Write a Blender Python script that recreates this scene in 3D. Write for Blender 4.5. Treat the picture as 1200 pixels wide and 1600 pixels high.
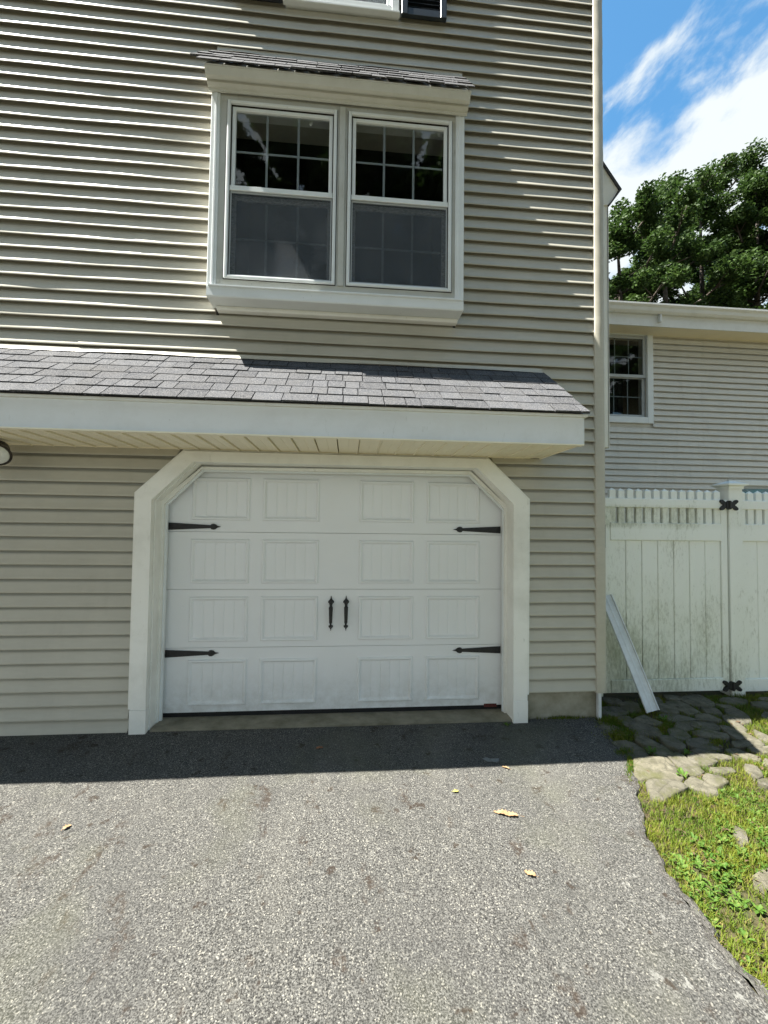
import bpy, math, random
import numpy as np
from mathutils import Vector, Matrix, Euler

for o in list(bpy.data.objects):
    bpy.data.objects.remove(o, do_unlink=True)
S = bpy.context.scene
COL = S.collection
rad = math.radians

# ------------------------------------------------------------------ camera
cam = bpy.data.cameras.new('camera')
cam.sensor_fit = 'HORIZONTAL'
cam.sensor_width = 36.0
cam.lens = 36.0 * 663 / 1200
cam.clip_start = 0.05
cam.clip_end = 3000
camo = bpy.data.objects.new('camera', cam)
COL.objects.link(camo)
yaw, pit, rol = rad(5.03), rad(2.0), rad(0.69)
fw = Vector((math.sin(yaw) * math.cos(pit), math.cos(yaw) * math.cos(pit), math.sin(pit)))
rt = Vector((math.cos(yaw), -math.sin(yaw), 0))
up = rt.cross(fw)
rt2 = math.cos(rol) * rt + math.sin(rol) * up
up2 = -math.sin(rol) * rt + math.cos(rol) * up
camo.matrix_world = Matrix(((rt2.x, up2.x, -fw.x, 0), (rt2.y, up2.y, -fw.y, -3.3), (rt2.z, up2.z, -fw.z, 1.5), (0, 0, 0, 1)))
S.camera = camo

# ------------------------------------------------------------------ light, sky, exposure
SUN_K = 0.042                                   # how far the sun stands in front of the wall plane
sun_dir = Vector((-0.56, -SUN_K, 1.0)).normalized()
sl = bpy.data.lights.new('sun', 'SUN')
sl.energy = 5.0
sl.angle = rad(0.5)
sl.color = (1.0, 0.955, 0.88)
so = bpy.data.objects.new('sun', sl)
COL.objects.link(so)
so.rotation_euler = sun_dir.to_track_quat('Z', 'Y').to_euler()
so.location = (-6, -1, 12)

world = bpy.data.worlds.new('World')
S.world = world
world.use_nodes = True
wn, wl = world.node_tree.nodes, world.node_tree.links
wn.clear()
out = wn.new('ShaderNodeOutputWorld')
bg = wn.new('ShaderNodeBackground')
bg.inputs[1].default_value = 0.05
sky = wn.new('ShaderNodeTexSky')
sky.sky_type = 'NISHITA'
sky.sun_disc = False
sky.sun_elevation = math.asin(sun_dir.z)
sky.sun_rotation = math.atan2(sun_dir.x, sun_dir.y)
sky.air_density = 1.0
sky.dust_density = 0.6
sky.ozone_density = 1.6
tc = wn.new('ShaderNodeTexCoord')
sep = wn.new('ShaderNodeSeparateXYZ')
wl.new(tc.outputs['Generated'], sep.inputs[0])
def wmath(op, a, b=None, clamp=False):
    n = wn.new('ShaderNodeMath'); n.operation = op; n.use_clamp = clamp
    for i, v in enumerate((a, b)):
        if v is None: continue
        if isinstance(v, (int, float)): n.inputs[i].default_value = v
        else: wl.new(v, n.inputs[i])
    return n.outputs[0]
zz = wmath('ADD', wmath('MAXIMUM', sep.outputs[2], 0.0), 0.22)
px_ = wmath('DIVIDE', sep.outputs[0], zz)
py_ = wmath('DIVIDE', sep.outputs[1], zz)
cmb = wn.new('ShaderNodeCombineXYZ')
wl.new(px_, cmb.inputs[0]); wl.new(py_, cmb.inputs[1])
mp = wn.new('ShaderNodeMapping')
mp.inputs['Location'].default_value = (5.2, 2.9, 1.4)
mp.inputs['Rotation'].default_value = (0, 0, rad(35))
mp.inputs['Scale'].default_value = (1.5, 0.8, 1)
wl.new(cmb.outputs[0], mp.inputs[0])
nz = wn.new('ShaderNodeTexNoise')
nz.inputs['Scale'].default_value = 5.2
nz.inputs['Detail'].default_value = 9
nz.inputs['Roughness'].default_value = 0.58
nz.inputs['Distortion'].default_value = 0.35
wl.new(mp.outputs[0], nz.inputs['Vector'])
# broad fair-weather banks: more cloud low and towards the east than overhead
bias = wmath('ADD', wmath('MULTIPLY', wmath('SUBTRACT', px_, 0.52), 1.1), wmath('MULTIPLY', wmath('SUBTRACT', py_, 0.66), 0.9))
bias = wmath('MAXIMUM', wmath('MINIMUM', bias, 0.12), -0.14)
bias = wmath('ADD', bias, wmath('MINIMUM', wmath('MULTIPLY', wmath('MAXIMUM', wmath('MULTIPLY', px_, -1.0), 0.0), 0.25), 0.2))
bias = wmath('ADD', bias, wmath('MINIMUM', wmath('MULTIPLY', wmath('MAXIMUM', wmath('MULTIPLY', py_, -1.0), 0.0), 0.25), 0.2))  # unseen cloud added to the west and rear, to whiten the fill light
val = wmath('ADD', nz.outputs['Fac'], bias)
mr = wn.new('ShaderNodeMapRange')
mr.inputs['From Min'].default_value = 0.42
mr.inputs['From Max'].default_value = 0.63
mr.interpolation_type = 'SMOOTHSTEP'
wl.new(val, mr.inputs[0])
mx = wn.new('ShaderNodeMix'); mx.data_type = 'RGBA'
wl.new(mr.outputs[0], mx.inputs['Factor'])
tint = wn.new('ShaderNodeMix'); tint.data_type = 'RGBA'; tint.blend_type = 'MULTIPLY'
tint.inputs['Factor'].default_value = 1.0
wl.new(sky.outputs[0], tint.inputs['A'])
tint.inputs['B'].default_value = (0.66, 1.16, 1.25, 1)
wl.new(tint.outputs['Result'], mx.inputs['A'])
mx.inputs['B'].default_value = (4.1, 4.4, 4.5, 1)
wl.new(mx.outputs['Result'], bg.inputs[0])
wl.new(bg.outputs[0], out.inputs[0])

S.view_settings.view_transform = 'Standard'
S.view_settings.look = 'None'
S.view_settings.gamma = 1.0
S.view_settings.use_curve_mapping = False
S.view_settings.exposure = 2.2
S.render.engine = 'CYCLES'
S.cycles.max_bounces = 8
S.cycles.transparent_max_bounces = 12

# ------------------------------------------------------------------ materials
class NT:
    def __init__(s, name):
        s.m = bpy.data.materials.new(name); s.m.use_nodes = True
        s.n, s.l = s.m.node_tree.nodes, s.m.node_tree.links
        s.b = s.n['Principled BSDF']; s.out = s.n['Material Output']
        s._obj = None
    def pos(s):
        if not s._obj: s._obj = s.n.new('ShaderNodeNewGeometry')
        return s._obj.outputs['Position']
    def link(s, a, b): s.l.new(a, b)
    def noise(s, scale, detail=4, rough=.55, vec=None, stretch=None, dist=0):
        n = s.n.new('ShaderNodeTexNoise')
        n.inputs['Scale'].default_value = scale; n.inputs['Detail'].default_value = detail
        n.inputs['Roughness'].default_value = rough; n.inputs['Distortion'].default_value = dist
        v = vec or s.pos()
        if stretch:
            m = s.n.new('ShaderNodeMapping'); m.inputs['Scale'].default_value = stretch
            s.l.new(v, m.inputs[0]); v = m.outputs[0]
        s.l.new(v, n.inputs['Vector']); return n.outputs['Fac']
    def voro(s, scale, out='Distance', stretch=None, feature='F1'):
        n = s.n.new('ShaderNodeTexVoronoi'); n.feature = feature
        n.inputs['Scale'].default_value = scale
        v = s.pos()
        if stretch:
            m = s.n.new('ShaderNodeMapping'); m.inputs['Scale'].default_value = stretch
            s.l.new(v, m.inputs[0]); v = m.outputs[0]
        s.l.new(v, n.inputs['Vector']); return n.outputs[out]
    def ramp(s, v, a, b, c0=0.0, c1=1.0):
        n = s.n.new('ShaderNodeMapRange')
        for k, x in (('From Min', a), ('From Max', b), ('To Min', c0), ('To Max', c1)): n.inputs[k].default_value = x
        s.l.new(v, n.inputs[0]); return n.outputs[0]
    def math(s, op, a, b=None, clamp=False):
        n = s.n.new('ShaderNodeMath'); n.operation = op; n.use_clamp = clamp
        for i, v in enumerate((a, b)):
            if v is None: continue
            if isinstance(v, (int, float)): n.inputs[i].default_value = v
            else: s.l.new(v, n.inputs[i])
        return n.outputs[0]
    def mix(s, f, a, b, mode='MIX'):
        n = s.n.new('ShaderNodeMix'); n.data_type = 'RGBA'; n.blend_type = mode
        for k, v in (('Factor', f), ('A', a), ('B', b)):
            if isinstance(v, (int, float)): n.inputs[k].default_value = v
            elif isinstance(v, tuple): n.inputs[k].default_value = (*v, 1)
            else: s.l.new(v, n.inputs[k])
        return n.outputs['Result']
    def rnd(s):
        return s.n.new('ShaderNodeObjectInfo').outputs['Random']
    def xyz(s):
        n = s.n.new('ShaderNodeSeparateXYZ'); s.l.new(s.pos(), n.inputs[0]); return n.outputs
    def col(s, c):
        if isinstance(c, tuple): s.b.inputs['Base Color'].default_value = (*c, 1)
        else: s.l.new(c, s.b.inputs['Base Color'])
    def rough(s, r, spec=.5):
        if isinstance(r, (int, float)): s.b.inputs['Roughness'].default_value = r
        else: s.l.new(r, s.b.inputs['Roughness'])
        s.b.inputs['Specular IOR Level'].default_value = spec
    def bump(s, h, strength, dist=.01):
        n = s.n.new('ShaderNodeBump'); n.inputs['Strength'].default_value = strength
        n.inputs['Distance'].default_value = dist
        s.l.new(h, n.inputs['Height']); s.l.new(n.outputs[0], s.b.inputs['Normal'])

M = {}
def mat_siding(name, c):
    t = NT(name)
    g = t.noise(3.0, 5, .6)
    d = t.noise(60, 4, .6, stretch=(.15, 1, 1))
    base = t.mix(t.ramp(g, .3, .7), tuple(x * .93 for x in c), tuple(x * 1.05 for x in c))
    base = t.mix(t.ramp(d, .35, .7, 0, .35), base, tuple(x * .82 for x in c))
    rn = t.rnd()
    base = t.mix(t.ramp(rn, 0, 1, 0, .22), base, (c[0] * .86, c[1] * .87, c[2] * .9))
    # streaky weathering
    st = t.noise(9, 5, .7, stretch=(1, 1, .18))
    base = t.mix(t.ramp(st, .55, .8, 0, .3), base, (.33, .31, .25))
    t.col(base); t.rough(.42, .45)
    t.bump(t.noise(220, 3, .6, stretch=(.12, 1, 1)), .12, .002)
    return t.m
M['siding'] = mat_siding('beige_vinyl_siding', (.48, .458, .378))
M['siding_wing'] = mat_siding('beige_vinyl_siding_wing', (.66, .64, .57))  # lighter copy of the siding; brighter open-sky light is put into its colour

def mat_paint(name, c, grime=.25, gc=(.30, .29, .22), rough=.45, scale=4):
    t = NT(name)
    g = t.noise(scale, 6, .65)
    s = t.noise(26, 5, .7, stretch=(1, 1, .35))
    base = t.mix(t.ramp(g, .45, .75, 0, grime), c, gc)
    base = t.mix(t.ramp(s, .62, .72, 0, grime * 1.3), base, gc)
    sp = t.voro(7)
    base = t.mix(t.ramp(sp, .02, .035, grime * 1.5, 0), base, tuple(x * .6 for x in gc))
    t.col(base); t.rough(rough, .4)
    t.bump(t.noise(90, 4, .6), .08, .003)
    return t.m
M['trim'] = mat_paint('white_painted_trim', (.83, .83, .77), .22)
M['fascia'] = mat_paint('white_aluminium_fascia', (.76, .78, .77), .16, rough=.35)
M['door'] = None
t = NT('white_steel_garage_door')
g = t.noise(2.5, 4, .5)
c = t.mix(t.ramp(g, .35, .7, 0, .35), (.78, .80, .80), (.72, .74, .73))
p = t.xyz(); spl = t.math('MULTIPLY', t.ramp(p[2], .38, .02), t.ramp(t.noise(11, 6, .7), .38, .66, 0, .55), True)
c = t.mix(spl, c, (.44, .43, .38))
c = t.mix(t.ramp(t.noise(38, 5, .75), .66, .72, 0, .35), c, (.42, .41, .36))
t.col(c)
t.rough(.38, .5)
t.bump(t.noise(170, 4, .6, stretch=(.35, 1, 1)), .22, .003)
M['door'] = t.m
M['window_white'] = mat_paint('white_window_vinyl', (.74, .78, .78), .12, rough=.35)
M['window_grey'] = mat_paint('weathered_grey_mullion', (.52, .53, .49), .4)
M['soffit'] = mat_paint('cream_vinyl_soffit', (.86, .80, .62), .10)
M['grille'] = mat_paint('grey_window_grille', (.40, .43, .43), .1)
M['sash_grey'] = mat_paint('grey_window_sash', (.42, .45, .46), .15)  # plain grey, darker than the white window vinyl

t = NT('grey_asphalt_shingle')
v = t.voro(420, 'Color')
sv = t.n.new('ShaderNodeSeparateColor'); t.link(v, sv.inputs[0])
r = t.rnd()
c = t.mix(r, (.024, .028, .034), (.070, .076, .085))
c = t.mix(t.ramp(sv.outputs[0], .1, .9, 0, .75), c, (.028, .028, .032))
c = t.mix(t.ramp(sv.outputs[1], .8, 1, 0, .8), c, (.32, .31, .30))
c = t.mix(t.ramp(t.noise(5, 4, .6), .45, .8, 0, .35), c, (.07, .065, .055))
c = t.mix(t.ramp(t.noise(110, 4, .75), .42, .62, 0, .42), c, (.15, .152, .155))
t.col(c); t.rough(.95, .1); t.bump(t.noise(160, 4, .75), .8, .003)
M['shingle'] = t.m

t = NT('driveway_asphalt')
p = t.xyz()
v = t.voro(205, 'Color'); sv = t.n.new('ShaderNodeSeparateColor'); t.link(v, sv.inputs[0])
d1 = t.noise(150, 4, .68)
d2 = t.noise(330, 3, .7)
c = t.mix(t.ramp(d1, .41, .61), (.006, .006, .006), (.200, .198, .182))
c = t.mix(t.ramp(d2, .42, .66, 0, .4), c, (.06, .058, .05))
c = t.mix(t.ramp(sv.outputs[0], 0, 1, .5, 0), c, (.022, .022, .020))
c = t.mix(t.ramp(sv.outputs[1], .90, .99, 0, .8), c, (.30, .29, .25))
spotty = t.noise(16, 5, .7)
c = t.mix(t.ramp(spotty, .50, .72, 0, .45), c, (.045, .044, .040))
c = t.mix(t.ramp(t.noise(1.3, 5, .6), .42, .68, 0, .42), c, (.055, .055, .052))
c = t.mix(t.ramp(t.noise(2.2, 3, .6, stretch=(1, .4, 1)), .52, .70, 0, .22), c, (.15, .145, .125))
# rust-brown spots where wet leaves and iron bits lay
stn = t.noise(4.2, 5, .62, stretch=(1.5, .75, 1)); mask = t.ramp(stn, .605, .67, 0, .75)
spk = t.noise(45, 3, .6); mask = t.math('MULTIPLY', mask, t.ramp(spk, .38, .58), True)
c = t.mix(mask, c, (.030, .020, .013))
stn2 = t.noise(9.5, 3, .6); m2 = t.math('MULTIPLY', t.ramp(stn2, .645, .69, 0, .8), t.ramp(spk, .35, .5), True)
c = t.mix(m2, c, (.024, .016, .010))
# greenish film in broad patches
gm = t.noise(1.1, 4, .6); c = t.mix(t.ramp(gm, .52, .68, 0, .3), c, (.095, .10, .06))
p = t.xyz()
# pale lime spill flecks close to the right edge, and the broken darker margin
fx = t.math('MULTIPLY', t.ramp(p[0], 1.02, 1.18), t.ramp(p[1], -1.30, -1.42), True)
fx = t.math('MULTIPLY', fx, t.ramp(p[1], -2.35, -2.1), True)
fl_ = t.math('MULTIPLY', t.ramp(t.noise(20, 5, .7, stretch=(1, .55, 1)), .60, .64), fx, True)
c = t.mix(t.math('MULTIPLY', fl_, .6), c, (.24, .24, .22))
t.col(c); t.rough(.88, .25)
hh = t.math('ADD', t.math('MULTIPLY', d1, 1.6), t.math('MULTIPLY', sv.outputs[0], .3))
hh = t.math('ADD', hh, t.math('MULTIPLY', t.noise(320, 3, .6), .5))
t.bump(hh, .9, .005)
M['asphalt'] = t.m

t = NT('crumbled_asphalt_edge')
v = t.voro(120, 'Color'); sv = t.n.new('ShaderNodeSeparateColor'); t.link(v, sv.inputs[0])
c = t.mix(sv.outputs[0], (.03, .029, .026), (.11, .105, .095))
c = t.mix(t.ramp(t.noise(16, 5, .6), .60, .64), c, (.10, .10, .085))
t.col(c); t.rough(.95, .2); t.bump(t.voro(120), 1, .006)
M['asphalt_edge'] = t.m

def mat_simple(name, c0, c1, scale, rough=.8, bumps=.4, bscale=60, bd=.005, spec=.3, detail=6):
    t = NT(name)
    t.col(t.mix(t.ramp(t.noise(scale, detail, .65), .35, .68), c0, c1))
    t.rough(rough, spec); t.bump(t.noise(bscale, 5, .65), bumps, bd)
    return t.m
M['concrete'] = mat_simple('weathered_concrete', (.27, .25, .19), (.13, .12, .08), 5, .9, .5, 80)
M['foundation'] = mat_simple('foundation_concrete', (.36, .34, .27), (.17, .16, .10), 4, .9, .4, 70)
M['soil'] = mat_simple('soil', (.035, .028, .016), (.075, .055, .032), 14, .95, .8, 60, .01)
M['ground'] = mat_simple('rough_lawn_ground', (.030, .036, .012), (.085, .060, .032), 6, .95, .8, 60, .01)
M['black'] = mat_simple('black_powder_coated_iron', (.012, .012, .012), (.02, .02, .02), 20, .5, .2, 200, .001, .4)
M['shutter'] = mat_simple('dark_navy_shutter', (.012, .018, .024), (.02, .028, .035), 20, .45, .1, 100, .001, .5)
M['rubber'] = mat_simple('black_rubber', (.01, .01, .01), (.018, .018, .018), 20, .8, .2, 100, .001)
M['alum'] = mat_simple('dull_aluminium', (.70, .73, .73), (.55, .58, .58), 10, .45, .1, 100, .001, .5)
M['interior'] = mat_simple('dark_room_backing', (.035, .035, .035), (.05, .05, .05), 3, .9, .1)  # near-black backing behind the panes; the darkness of unlit rooms is painted on
M['curtain'] = mat_simple('pale_lace_curtain', (.55, .55, .55), (.35, .35, .36), 60, .9, .2)
M['red_tag'] = mat_simple('faded_red_tag', (.12, .03, .025), (.07, .02, .018), 80, .7, .1)
M['lens'] = mat_simple('frosted_lamp_lens', (.75, .77, .72), (.6, .62, .58), 20, .3, .1)
M['bronze'] = mat_simple('dark_bronze_lamp_metal', (.035, .03, .025), (.06, .05, .045), 30, .45, .1, 100, .001)
M['leaf_dry'] = mat_simple('dry_tan_leaf', (.30, .20, .11), (.20, .115, .055), 60, .7, .3, 90, .002)
M['leaf_brown'] = mat_simple('dry_brown_leaf', (.25, .11, .05), (.14, .06, .03), 60, .7, .3, 90, .002)
M['leaf_yellow'] = mat_simple('yellow_fallen_leaf', (.40, .36, .09), (.3, .26, .06), 60, .7, .3, 90, .002)
M['litter'] = mat_simple('dead_leaf_litter', (.10, .065, .038), (.055, .036, .022), 60, .8, .3, 90, .002)
M['cornice'] = mat_paint('greyish_cream_cornice', (.60, .60, .54), .3)  # greyer and darker than the white trim
M['grille_dark'] = mat_paint('dim_window_grille', (.22, .25, .25), .1)
M['scrap'] = mat_simple('grey_plastic_scrap', (.16, .17, .17), (.10, .11, .11), 60, .5, .3, 90, .002)
M['bark'] = mat_simple('dark_bark', (.055, .042, .032), (.11, .095, .08), 6, .95, .8, 30, .02)
M['gap_dark'] = mat_simple('dark_gap', (.02, .018, .012), (.04, .035, .03), 20, .9, .1)  # near-black strips painted in for the shade inside narrow gaps

t = NT('worn_paving_stone')
r = t.rnd()
c = t.mix(r, (.16, .148, .105), (.12, .113, .088))
c = t.mix(t.ramp(t.noise(10, 7, .7), .42, .62, 0, .75), c, (.055, .052, .036))
c = t.mix(t.ramp(t.voro(9, 'Distance', feature='DISTANCE_TO_EDGE'), .0, .02, .7, 0), c, (.05, .047, .035))
c = t.mix(t.ramp(t.noise(26, 5, .7), .58, .66, 0, .7), c, (.18, .17, .13))
c = t.mix(t.ramp(t.noise(5, 5, .7), .52, .66, 0, .5), c, (.11, .115, .04))
t.col(c); t.rough(.9, .25); t.bump(t.noise(30, 8, .75), 1.0, .022)
M['stone'] = t.m

t = NT('mildewed_white_fence_vinyl')
p = t.xyz()
low = t.ramp(p[2], 1.15, .2, 0, 1)
gap = t.math('MULTIPLY', t.ramp(p[2], 1.50, 1.56), t.ramp(p[2], 1.74, 1.69), True)
left = t.ramp(p[0], 3.9, 2.4, .12, 1)
w = t.math('MULTIPLY', t.math('ADD', t.math('ADD', low, gap, True), .22, True), left, True)
sp = t.noise(26, 8, .78, stretch=(1.8, 1, .6))
big = t.noise(3.5, 5, .6, stretch=(1, 1, .5))
thr = t.math('SUBTRACT', t.math('ADD', sp, t.math('MULTIPLY', big, .5)), t.math('MULTIPLY', w, -.23))
mk1 = t.ramp(thr, .84, 1.10, 0, .6)
c = t.mix(t.math('MULTIPLY', t.math('MULTIPLY', w, t.ramp(big, .3, .65, .5, 1.2)), .62), (.88, .90, .85), (.55, .57, .38))
c = t.mix(mk1, c, (.20, .205, .115))
sp2 = t.noise(95, 4, .7)
c = t.mix(t.math('MULTIPLY', t.ramp(sp2, .62, .69, 0, .6), w, True), c, (.06, .06, .035))
t.col(c); t.rough(.4, .4); t.bump(t.noise(150, 3, .6, stretch=(1, 1, .2)), .1, .002)
M['fence'] = t.m

# window glass: thin pane, part mirror at grazing angles, dark room behind
t = NT('window_glass')
gl = t.n.new('ShaderNodeBsdfGlossy'); gl.inputs['Roughness'].default_value = .02
gl.inputs['Color'].default_value = (.96, 1, 1, 1)
tr = t.n.new('ShaderNodeBsdfTransparent'); tr.inputs[0].default_value = (.84, .86, .87, 1)
fr = t.n.new('ShaderNodeFresnel'); fr.inputs[0].default_value = 1.62
bf_ = t.n.new('ShaderNodeNewGeometry')
bn = t.n.new('ShaderNodeBump'); bn.inputs['Strength'].default_value = .02
t.link(t.noise(2.2, 2, .5), bn.inputs['Height']); t.link(bn.outputs[0], gl.inputs['Normal'])
ms = t.n.new('ShaderNodeMixShader')
t.link(t.math('MULTIPLY', t.math('MULTIPLY', fr.outputs[0], 1.15, True), t.math('SUBTRACT', 1.0, bf_.outputs['Backfacing'])), ms.inputs[0])
t.link(tr.outputs[0], ms.inputs[1]); t.link(gl.outputs[0], ms.inputs[2])
t.link(ms.outputs[0], t.out.inputs[0])
M['glass'] = t.m
# insect screen: woven mesh far below pixel size, so a part-transparent sheet
t = NT('insect_screen_mesh')
t.col(t.mix(t.ramp(t.noise(4, 4, .6), .4, .65), (.075, .09, .105), (.11, .125, .14))); t.rough(.7, .3)
tr = t.n.new('ShaderNodeBsdfTransparent')
ms = t.n.new('ShaderNodeMixShader')
t.link(t.ramp(t.noise(140, 2, .6, stretch=(.3, 1, 1)), .3, .7, .30, .50), ms.inputs[0])
t.link(tr.outputs[0], ms.inputs[1]); t.link(t.b.outputs[0], ms.inputs[2]); t.link(ms.outputs[0], t.out.inputs[0])
M['screen'] = t.m

def mat_leaf(name, a, b, c3, scale, trans=.35):
    t = NT(name)
    n = t.noise(scale, 3, .6)
    c = t.mix(t.ramp(n, .3, .7), a, b)
    n2 = t.noise(scale * 9, 2, .5)
    c = t.mix(t.ramp(n2, .56, .68, 0, .8), c, c3)
    t.col(c); t.rough(.6, .18)
    tl = t.n.new('ShaderNodeBsdfTranslucent'); t.link(c, tl.inputs[0])
    ms = t.n.new('ShaderNodeMixShader'); ms.inputs[0].default_value = trans
    t.link(t.b.outputs[0], ms.inputs[1]); t.link(tl.outputs[0], ms.inputs[2]); t.link(ms.outputs[0], t.out.inputs[0])
    return t.m
M['crown'] = mat_leaf('oak_foliage', (.020, .044, .010), (.046, .086, .018), (.10, .155, .035), 1.1, .3)
M['grass'] = mat_leaf('yellow_green_grass', (.060, .125, .012), (.175, .195, .022), (.25, .185, .07), 4.5, .4)
M['weed'] = mat_leaf('broad_green_weed_leaf', (.045, .115, .014), (.10, .175, .03), (.19, .19, .05), 9, .35)

# ------------------------------------------------------------------ helpers
WP = {}
def wpos(o): return WP[o.name] if o else Vector((0, 0, 0))
def link(o, parent, wl_):
    COL.objects.link(o); WP[o.name] = Vector(wl_)
    if parent is not None:
        o.parent = parent
        o.location = Vector(wl_) - wpos(parent)
    else: o.location = wl_
    return o
def mesh(name, V, F, mat, parent=None, smooth=False, origin=None, label=None):
    V = np.asarray(V, dtype=float).reshape(-1, 3)
    if origin is None:
        mn, mxx = V.min(0), V.max(0); origin = (mn + mxx) / 2
        if parent is None: origin[2] = mn[2]
    origin = np.asarray(origin, float)
    me = bpy.data.meshes.new(name)
    me.from_pydata((V - origin).tolist(), [], [list(f) for f in F])
    me.materials.append(mat if not isinstance(mat, str) else M[mat])
    if smooth:
        for p in me.polygons: p.use_smooth = True
    me.update()
    o = bpy.data.objects.new(name, me)
    link(o, parent, origin)
    if label: o['label'] = label
    return o
def inst(name, me, loc, rot, parent):
    o = bpy.data.objects.new(name, me); o.rotation_euler = rot
    return link(o, parent, loc)
def tag(o, label=None, cat=None, group=None, kind=None):
    if label: o['label'] = label
    if cat: o['category'] = cat
    if group: o['group'] = group
    if kind: o['kind'] = kind
    return o
def empty(name, loc, label, cat, group=None):
    o = bpy.data.objects.new(name, None); o.empty_display_size = .2
    link(o, None, Vector(loc)); return tag(o, label, cat, group)
BF = [(0, 3, 2, 1), (4, 5, 6, 7), (0, 1, 5, 4), (1, 2, 6, 5), (2, 3, 7, 6), (3, 0, 4, 7)]
def boxv(x0, x1, y0, y1, z0, z1):
    return [(x0, y0, z0), (x1, y0, z0), (x1, y1, z0), (x0, y1, z0), (x0, y0, z1), (x1, y0, z1), (x1, y1, z1), (x0, y1, z1)]
class B:
    """collects pieces of ONE part"""
    def __init__(s): s.V = []; s.F = []
    def add(s, V, F):
        n = len(s.V); s.V += [tuple(v) for v in V]; s.F += [tuple(i + n for i in f) for f in F]; return s
    def box(s, x0, x1, y0, y1, z0, z1, bev=0):
        if bev <= 0: return s.add(boxv(x0, x1, y0, y1, z0, z1), BF)
        # bevelled on the front (y0) edges
        b = bev
        V = boxv(x0, x1, y0 + b, y1, z0, z1) + [(x0 + b, y0, z0 + b), (x1 - b, y0, z0 + b), (x1 - b, y0, z1 - b), (x0 + b, y0, z1 - b)]
        F = [(0, 3, 2, 1), (4, 5, 6, 7), (1, 2, 6, 5), (2, 3, 7, 6), (3, 0, 4, 7), (8, 9, 10, 11),
             (0, 1, 9, 8), (1, 5, 10, 9), (5, 4, 11, 10), (4, 0, 8, 11)]
        return s.add(V, F)
    def prism_y(s, pts, y0, y1):
        """pts: (x,z) outline, extruded along y"""
        n = len(pts)
        V = [(x, y0, z) for x, z in pts] + [(x, y1, z) for x, z in pts]
        F = [tuple(range(n)), tuple(range(2 * n - 1, n - 1, -1))] + [(i, i + n, (i + 1) % n + n, (i + 1) % n) for i in range(n)]
        return s.add(V, F)
    def prism_x(s, pts, x0, x1):
        n = len(pts)
        V = [(x0, y, z) for y, z in pts] + [(x1, y, z) for y, z in pts]
        F = [tuple(range(n)), tuple(range(2 * n - 1, n - 1, -1))] + [(i, i + n, (i + 1) % n + n, (i + 1) % n) for i in range(n)]
        return s.add(V, F)
    def tube(s, path, radii, seg=8):
        path = [Vector(p) for p in path]; rings = []
        n0 = len(s.V)
        for i, p in enumerate(path):
            d = (path[min(i + 1, len(path) - 1)] - path[max(i - 1, 0)]).normalized()
            a = d.cross(Vector((0, 0, 1)) if abs(d.z) < .9 else Vector((1, 0, 0))).normalized(); b = d.cross(a)
            for k in range(seg):
                th = 2 * math.pi * k / seg
                s.V.append(tuple(p + (a * math.cos(th) + b * math.sin(th)) * radii[i]))
        for i in range(len(path) - 1):
            for k in range(seg):
                k2 = (k + 1) % seg
                s.F.append((n0 + i * seg + k, n0 + i * seg + k2, n0 + (i + 1) * seg + k2, n0 + (i + 1) * seg + k))
        s.F.append(tuple(n0 + k for k in range(seg))[::-1]); s.F.append(tuple(n0 + (len(path) - 1) * seg + k for k in range(seg)))
        return s
    def build(s, name, mat, parent=None, smooth=False, label=None):
        return mesh(name, s.V, s.F, mat, parent, smooth, label=label)

# ------------------------------------------------------------------ ground
def gz(x, y):
    """height of the made ground: falls gently away from the garage, a little higher on the right"""
    p = max(0.0, -y); p = min(p, 9)
    a = -.012 - .06 * p
    k = min(1, max(0, (x - 1.7) / .9)); k = k * k * (3 - 2 * k)
    b = -.005 - .035 * p
    return a * (1 - k) + b * k
# irregular right edge of the driveway (x for a given y)
EDGE = [(-9, 1.2), (-3.2, 1.43), (-2.4, 1.455), (-1.9, 1.467), (-1.766, 1.463), (-1.566, 1.481), (-1.345, 1.509), (-1.066, 1.616), (-.761, 1.806), (-.539, 1.90), (-.388, 1.925), (-.1, 1.99), (.02, 2.0)]
def edge_x(y):
    return float(np.interp(y, [e[0] for e in EDGE], [e[1] for e in EDGE])) + .012 * math.sin(y * 23) + .008 * math.sin(y * 61 + 1)
def grid(name, xs, ys, hf, mat, kind='structure', xmap=None):
    V = []; F = []
    nx = len(xs)
    for y in ys:
        for x in xs:
            X = xmap(x, y) if xmap else x
            V.append((X, y, hf(X, y)))
    for j in range(len(ys) - 1):
        for i in range(nx - 1):
            F.append((j * nx + i, j * nx + i + 1, (j + 1) * nx + i + 1, (j + 1) * nx + i))
    o = mesh(name, V, F, mat, None, True); o['kind'] = kind
    return o
xs = [-900, -200, -60, -25, -12, -8, -6] + list(np.linspace(-5, 8, 60)) + [10, 14, 25, 60, 200, 900]
ys = [-900, -200, -60, -25, -14, -9] + list(np.linspace(-6, 3, 50)) + [6, 14, 30, 60, 200, 900]
def gnd(x, y):
    base = gz(x, y)
    n = .012 * math.sin(x * 7 + 1) * math.sin(y * 6) if 1.9 < x < 8 and y > -5 else 0
    return base - .03 + n * .6
grid('ground', xs, ys, gnd, 'ground')
dys = list(np.linspace(-9, .0, 91))
us = list(np.linspace(0, 1, 50))
grid('driveway', us, dys, lambda x, y: gz(x, y) + .002 * math.sin(x * 3) * math.sin(y * 2.3), 'asphalt',
     xmap=lambda u, y: -7.0 + u * (edge_x(y) + 7.0))
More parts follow.
